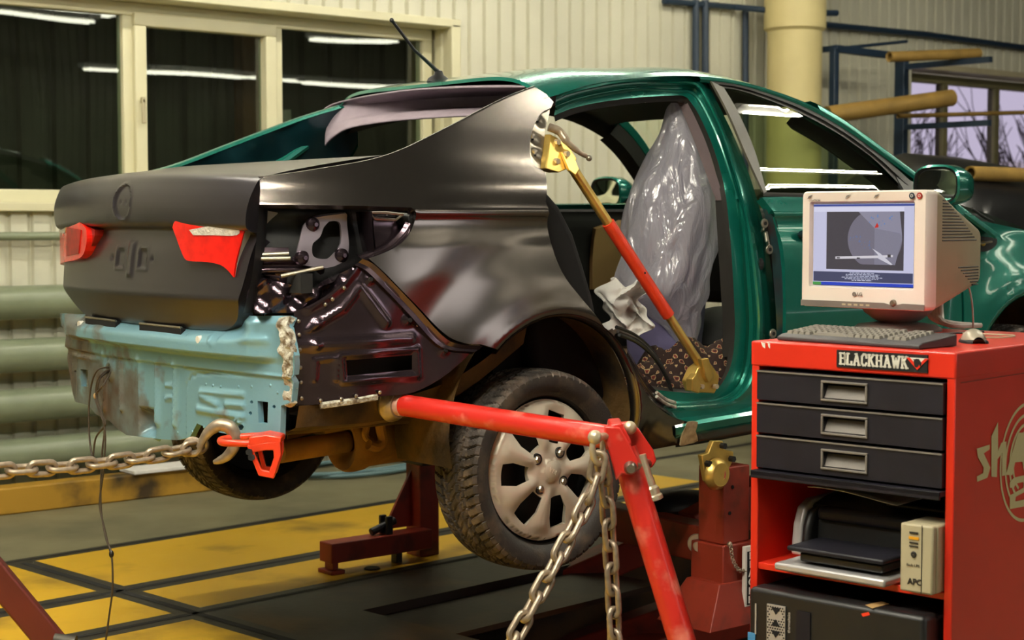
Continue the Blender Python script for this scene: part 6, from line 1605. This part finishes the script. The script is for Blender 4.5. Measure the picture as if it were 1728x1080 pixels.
for r in range(6):
    y = .034+.0215*r; zk = lerp(.016, .030, (y-.018)/(KW-.018))
    cols = int((KL-.03)/.0195)
    skip = {6: 0}
    c_ = 0
    while c_ < cols:
        wide = 1
        if r == 0 and c_ == 4: wide = 6
        if c_ in (15, 19): c_ += 1; continue
        o = bpy.data.objects.new('key', KC); COL.objects.link(o); attach(o, kb)
        o.matrix_basis = KM @ Matrix.Translation((.02+.0195*(c_+(wide-1)/2), y, zk-.001)) @ Matrix.Rotation(math.atan2(.014, KW-.018), 4, 'X') @ Matrix.Diagonal((1+(wide-1)*1.1, 1, 1, 1))
        c_ += wide; cntk += 1
# ---- mouse
mc_ = atZ(1648, 581, ZT)+Fh*.03
ms = thing('mouse', 'silver and black computer mouse on the right of the cart top', 'mouse', (mc_.x, mc_.y, ZT))
dM = Matrix.Translation((mc_.x, mc_.y, ZT+.002)) @ Matrix((Rv, Fh, Zv)).transposed().to_4x4()
q = MB(); rows = []
for i in range(13):
    t_ = i/12; y = -.05+.10*t_; w = .031*math.sin(PI*min(1, max(0, .08+.86*t_)))**.5; h = .036*math.sin(PI*min(1, .10+.84*t_))**.6
    rows.append([dM @ Vector((w*math.cos(a), y, h*max(0, math.sin(a)))) for a in np.linspace(0, PI, 17)])
q.grid(rows).build('shell', mat('mouse_shell', (176, 168, 150), .3, .3), ms)
q = MB(); rows = [[dM @ (Vector((w*1.04*math.cos(a), y, .012*math.sin(a)**.5 if math.sin(a) > 0 else 0))) for a in np.linspace(0, PI, 17)] for y, w in ((-.051, .016), (-.04, .027), (-.01, .0318), (.02, .0318), (.048, .022))]
q.grid(rows).build('base', M['black'], ms)
MB().tube(cr([dM @ Vector((0, .05, .012)), dM @ Vector((.05, .10, .006)), dM @ Vector((.12, .12, .005)), dM @ Vector((.16, .2, .005)), dM @ Vector((.05, .28, .005))], 6), .0025, 6).build('cord', M['creamd'], ms)
# ---- printer on the shelf
zsf = zs+.0005
pr = thing('printer', 'black and silver inkjet printer on the open shelf of the red cart', 'printer', (X0+.2, (YL+YR)/2, zsf))
M['silver'] = mat('silver_trim', (182, 180, 180), .35, .4)
py1 = atX(1352, 900, X0+.10).y; py0 = YR+t+.03
py0 = min(py0, py1-.40); py0 = max(py0, YR+t+.01)
H_ = .165
q = MB(); rows = []
for x, h in ((.10, .06), (.105, .12), (.125, .15), (.20, .165), (.42, .17), (.46, .14), (.46, .05)): rows.append([(X0+x, py1-.02, zsf+h), (X0+x, py0, zsf+h)])
rows = [[(a[0], py1-.02, a[2]), (a[0], (py0+py1)/2, a[2]), (a[0], py0, a[2])] for a, b in rows]
q.grid(rows); q.grid([[ (r[0][0], py1-.02, r[0][2]), (r[0][0], py1-.02, zsf+.03)] for r in rows]); q.grid([[ (r[0][0], py0, r[0][2]), (r[0][0], py0, zsf+.03)] for r in rows])
q.box((X0+.11, py0, zsf+.012), (X0+.46, py1-.02, zsf+.06)); q.build('body', M['black'], pr, 30, bevel=.004)
prof_ = [(.06, .02), (.07, .10), (.09, .145), (.13, .162), (.44, .165), (.47, .13), (.47, .02)]
q = MB(); q.plate([(X0+a, py1-.022, zsf+b) for a, b in prof_], (0, .030, 0)); q.build('end_cap', M['silver'], pr, bevel=.008, seg=3)
prof2 = [(.052, .03), (.062, .10), (.084, .138), (.12, .15), (.12, .03)]
q = MB(); q.plate([(X0+a, py1-.05, zsf+b) for a, b in prof2], (0, .026, 0)); q.build('cover', M['black'], pr, bevel=.012, seg=3)
q = MB(); q.box((X0+.085, py0+.02, zsf+.115), (X0+.16, py1-.055, zsf+.150)); q.build('front_cover', M['drawer'], pr, bevel=.012, seg=3)
q = MB(); q.box((X0-.05, YR+t+.135, zsf+.055), (X0+.12, py1-.05, zsf+.068)); q.build('output_tray', M['drawer'], pr, bevel=.005)
q = MB(); q.box((X0-.035, YR+t+.145, zsf+.030), (X0+.12, py1-.08, zsf+.052)); q.build('output_tray', M['black'], pr, bevel=.005)
q = MB(); q.box((X0-.06, YR+t+.125, zsf+.002), (X0+.12, py1-.02, zsf+.022)); q.build('paper_tray', M['silver'], pr, bevel=.006)
q = MB(); q.box((X0+.082, py0+.06, zsf+.130), (X0+.086, py0+.11, zsf+.142)); q.build('name_badge', M['silver'], pr)
q = MB(); q.box((X0+.13, py0+.015, zsf+.166), (X0+.40, py0+.20, zsf+.176)); q.build('lid', M['drawer'], pr, bevel=.004)
rows = [[Vector((X0+.08+.24*v, py1-.03-.26*u-.03*v, zsf+.190+.012*math.sin(3*u+1)*(1-v)+.006*v*u)) for u in np.linspace(0, 1, 12)] for v in np.linspace(0, 1, 10)]
tag(MB().grid(rows).build('paper_sheet', M['paper'], None, 180, solid=.0015), 'printed sheet of paper lying on top of the printer', 'paper')
# ---- backup power unit
ua = atX(1536, 1000, X0-.06); ub_ = atX(1594, 1000, X0-.06)
zu0 = zs+.001; up_ = thing('backup_power_unit', 'beige backup power box standing at the right of the printer shelf', 'power unit', (X0, (ua.y+ub_.y)/2, zu0))
uy0, uy1 = min(ua.y, ub_.y), max(ua.y, ub_.y)
uy0 = max(uy0, YR+t+.003); uy1 = uy0+.088
q = MB(); q.box((X0-.03, uy0, zu0), (X0+.08, uy1, zu0+.165)); q.build('case', M['creamd'], up_, bevel=.005)
q = MB(); q.box((X0-.05, uy0+.001, zu0), (X0-.03, uy1-.001, zu0+.166)); uf = q.build('front', M['creamd'], up_, bevel=.005)
xf = X0-.051
def ub2(nm, u0, v0, u1, v1, m, th=.0015): q = MB(); W_ = uy1-uy0; q.box((xf-th, uy1-u1*W_, zu0+v0*.166), (xf, uy1-u0*W_, zu0+v1*.166)); q.build(nm, m, uf)
ub2('vent', .30, .86, .56, .89, M['trim']); ub2('indicator', .28, .78, .58, .82, mat('amber_lens', (226, 160, 40), .3)); ub2('vent', .30, .72, .56, .74, M['trim']); ub2('vent', .30, .67, .56, .69, M['trim'])
MB().lathe([(.001, .003), (.006, .003), (.008, 0)], Matrix.Translation((xf, uy1-.43*(uy1-uy0), zu0+.56*.166)) @ Matrix.Rotation(-PI/2, 4, 'Y'), 20).build('power_button', M['trim'], uf)
text('maker_mark', 'APC', .020, M['trim'], uf, Matrix.Translation((xf-.0006, uy1-.26*(uy1-uy0), zu0+.16*.166)) @ FR, .0006, bold=.0006)
text('model_text', 'Back-UPS', .009, M['trim'], uf, Matrix.Translation((xf-.0006, uy1-.22*(uy1-uy0), zu0+.40*.166)) @ FR, .0004)
ub2('seam', .66, .0, .68, 1.0, M['trim'], .0008)
# ---- computer tower
pcf = X0-.07
pa_ = atX(1264, 992, pcf); 
zpt = atX(1266, 990, pcf).z; py_l = pa_.y; pcd = .42
pc = thing('computer_tower', 'black computer tower with a silver mesh front in the bottom of the red cart', 'computer', (pcf+.2, py_l-.2, .085))
PW = min(.56, py_l-(YR+t+.02))
q = MB(); q.box((pcf+.03, YR+t+.012, zb+.026), (X0+DEP-.05, YL-t-.004, zpt-.012)); q.build('case', M['black'], pc, bevel=.006)
q = MB(); q.box((pcf, YR+t+.012, zb+.03), (X0-.002, py_l, zpt)); pf = q.build('front', M['black'], pc, bevel=.012, seg=3)
xf = pcf-.001
def pt(px, py): p = atX(px, py, pcf); return p.y, p.z
a, b = pt(1296, 1018), pt(1326, 1100)
q = MB(); q.box((xf-.004, b[0], b[1]-.05), (xf, a[0], a[1])); gr = q.build('mesh_grille', M['silver'], pc)
dots = MB(); w = a[0]-b[0]
for i in range(7):
    for j in range(22):
        yy = a[0]-w*(i+.5+.5*(j % 2))/7.5; zz = a[1]-.006-j*.0068
        if abs((yy-(a[0]+b[0])/2)) < .018 and (j % 9) in (2, 3, 4): continue
        dots.cyl((xf-.0046, yy, zz), (xf-.0038, yy, zz), .0024, 6)
for k in range(3):
    zc = a[1]-.03-k*.06; yc_ = (a[0]+b[0])/2
    for s in (-1, 1): dots.plate([(xf-.0048, yc_-.014, zc+s*.024), (xf-.0048, yc_+.014, zc+s*.024), (xf-.0048, yc_, zc+s*.006)], (-.0004, 0, 0))
dots.build('grille_holes', M['void'], gr)
a = pt(1332, 1068); text('maker_mark', 'thermaltake', .011, M['silver'], pf, Matrix.Translation((xf-.001, a[0], a[1])) @ FR @ Matrix.Rotation(PI/2, 4, 'Z'), .0004, bold=.0002)
a, b = pt(1275, 1018), pt(1277, 1070); q = MB(); q.box((xf-.002, b[0], b[1]), (xf, a[0], a[1])); q.build('light_strip', M['silver'], pf)
a, b = pt(1263, 1066), pt(1275, 1090); q = MB(); q.box((xf-.002, b[0], b[1]), (xf, a[0], a[1])); q.build('blue_sticker', mat('blue_sticker', (70, 140, 190), .4), pf)
a, b = pt(1345, 1030), pt(1368, 1080); q = MB(); q.box((xf-.003, b[0], b[1]-.06), (xf, a[0], a[1])); q.build('drive_bay', M['drawer'], pf)
q = MB(); zt_ = zpt+.0004
for pts_ in ([(1460, 1021), (1487, 1015), (1500, 1019), (1472, 1027)],): q.plate([atZ(a, b, zt_) for a, b in pts_], (0, 0, .0006))
q.build('warning_label', M['tan'], pf)
MB().plate([atZ(a, b, zt_) for a, b in ((1453, 1036), (1466, 1033), (1468, 1038), (1456, 1041))], (0, 0, .0006)).build('orange_label', M['orange'], pf)

MB().tube([atZ(1540, 566, ZT+.004), atZ(1660, 560, ZT+.004)], .003, 6).build('cord', M['black'], kb)
# turn the cart and everything on it into place
CAM, Rv, Fh, Fv, Uv = _keep
for o in [o for o in bpy.data.objects if o.name not in _before and o.parent is None]:
    o.location = Matrix.Rotation(CA, 3, 'Z') @ o.location; o.rotation_euler.z += CA
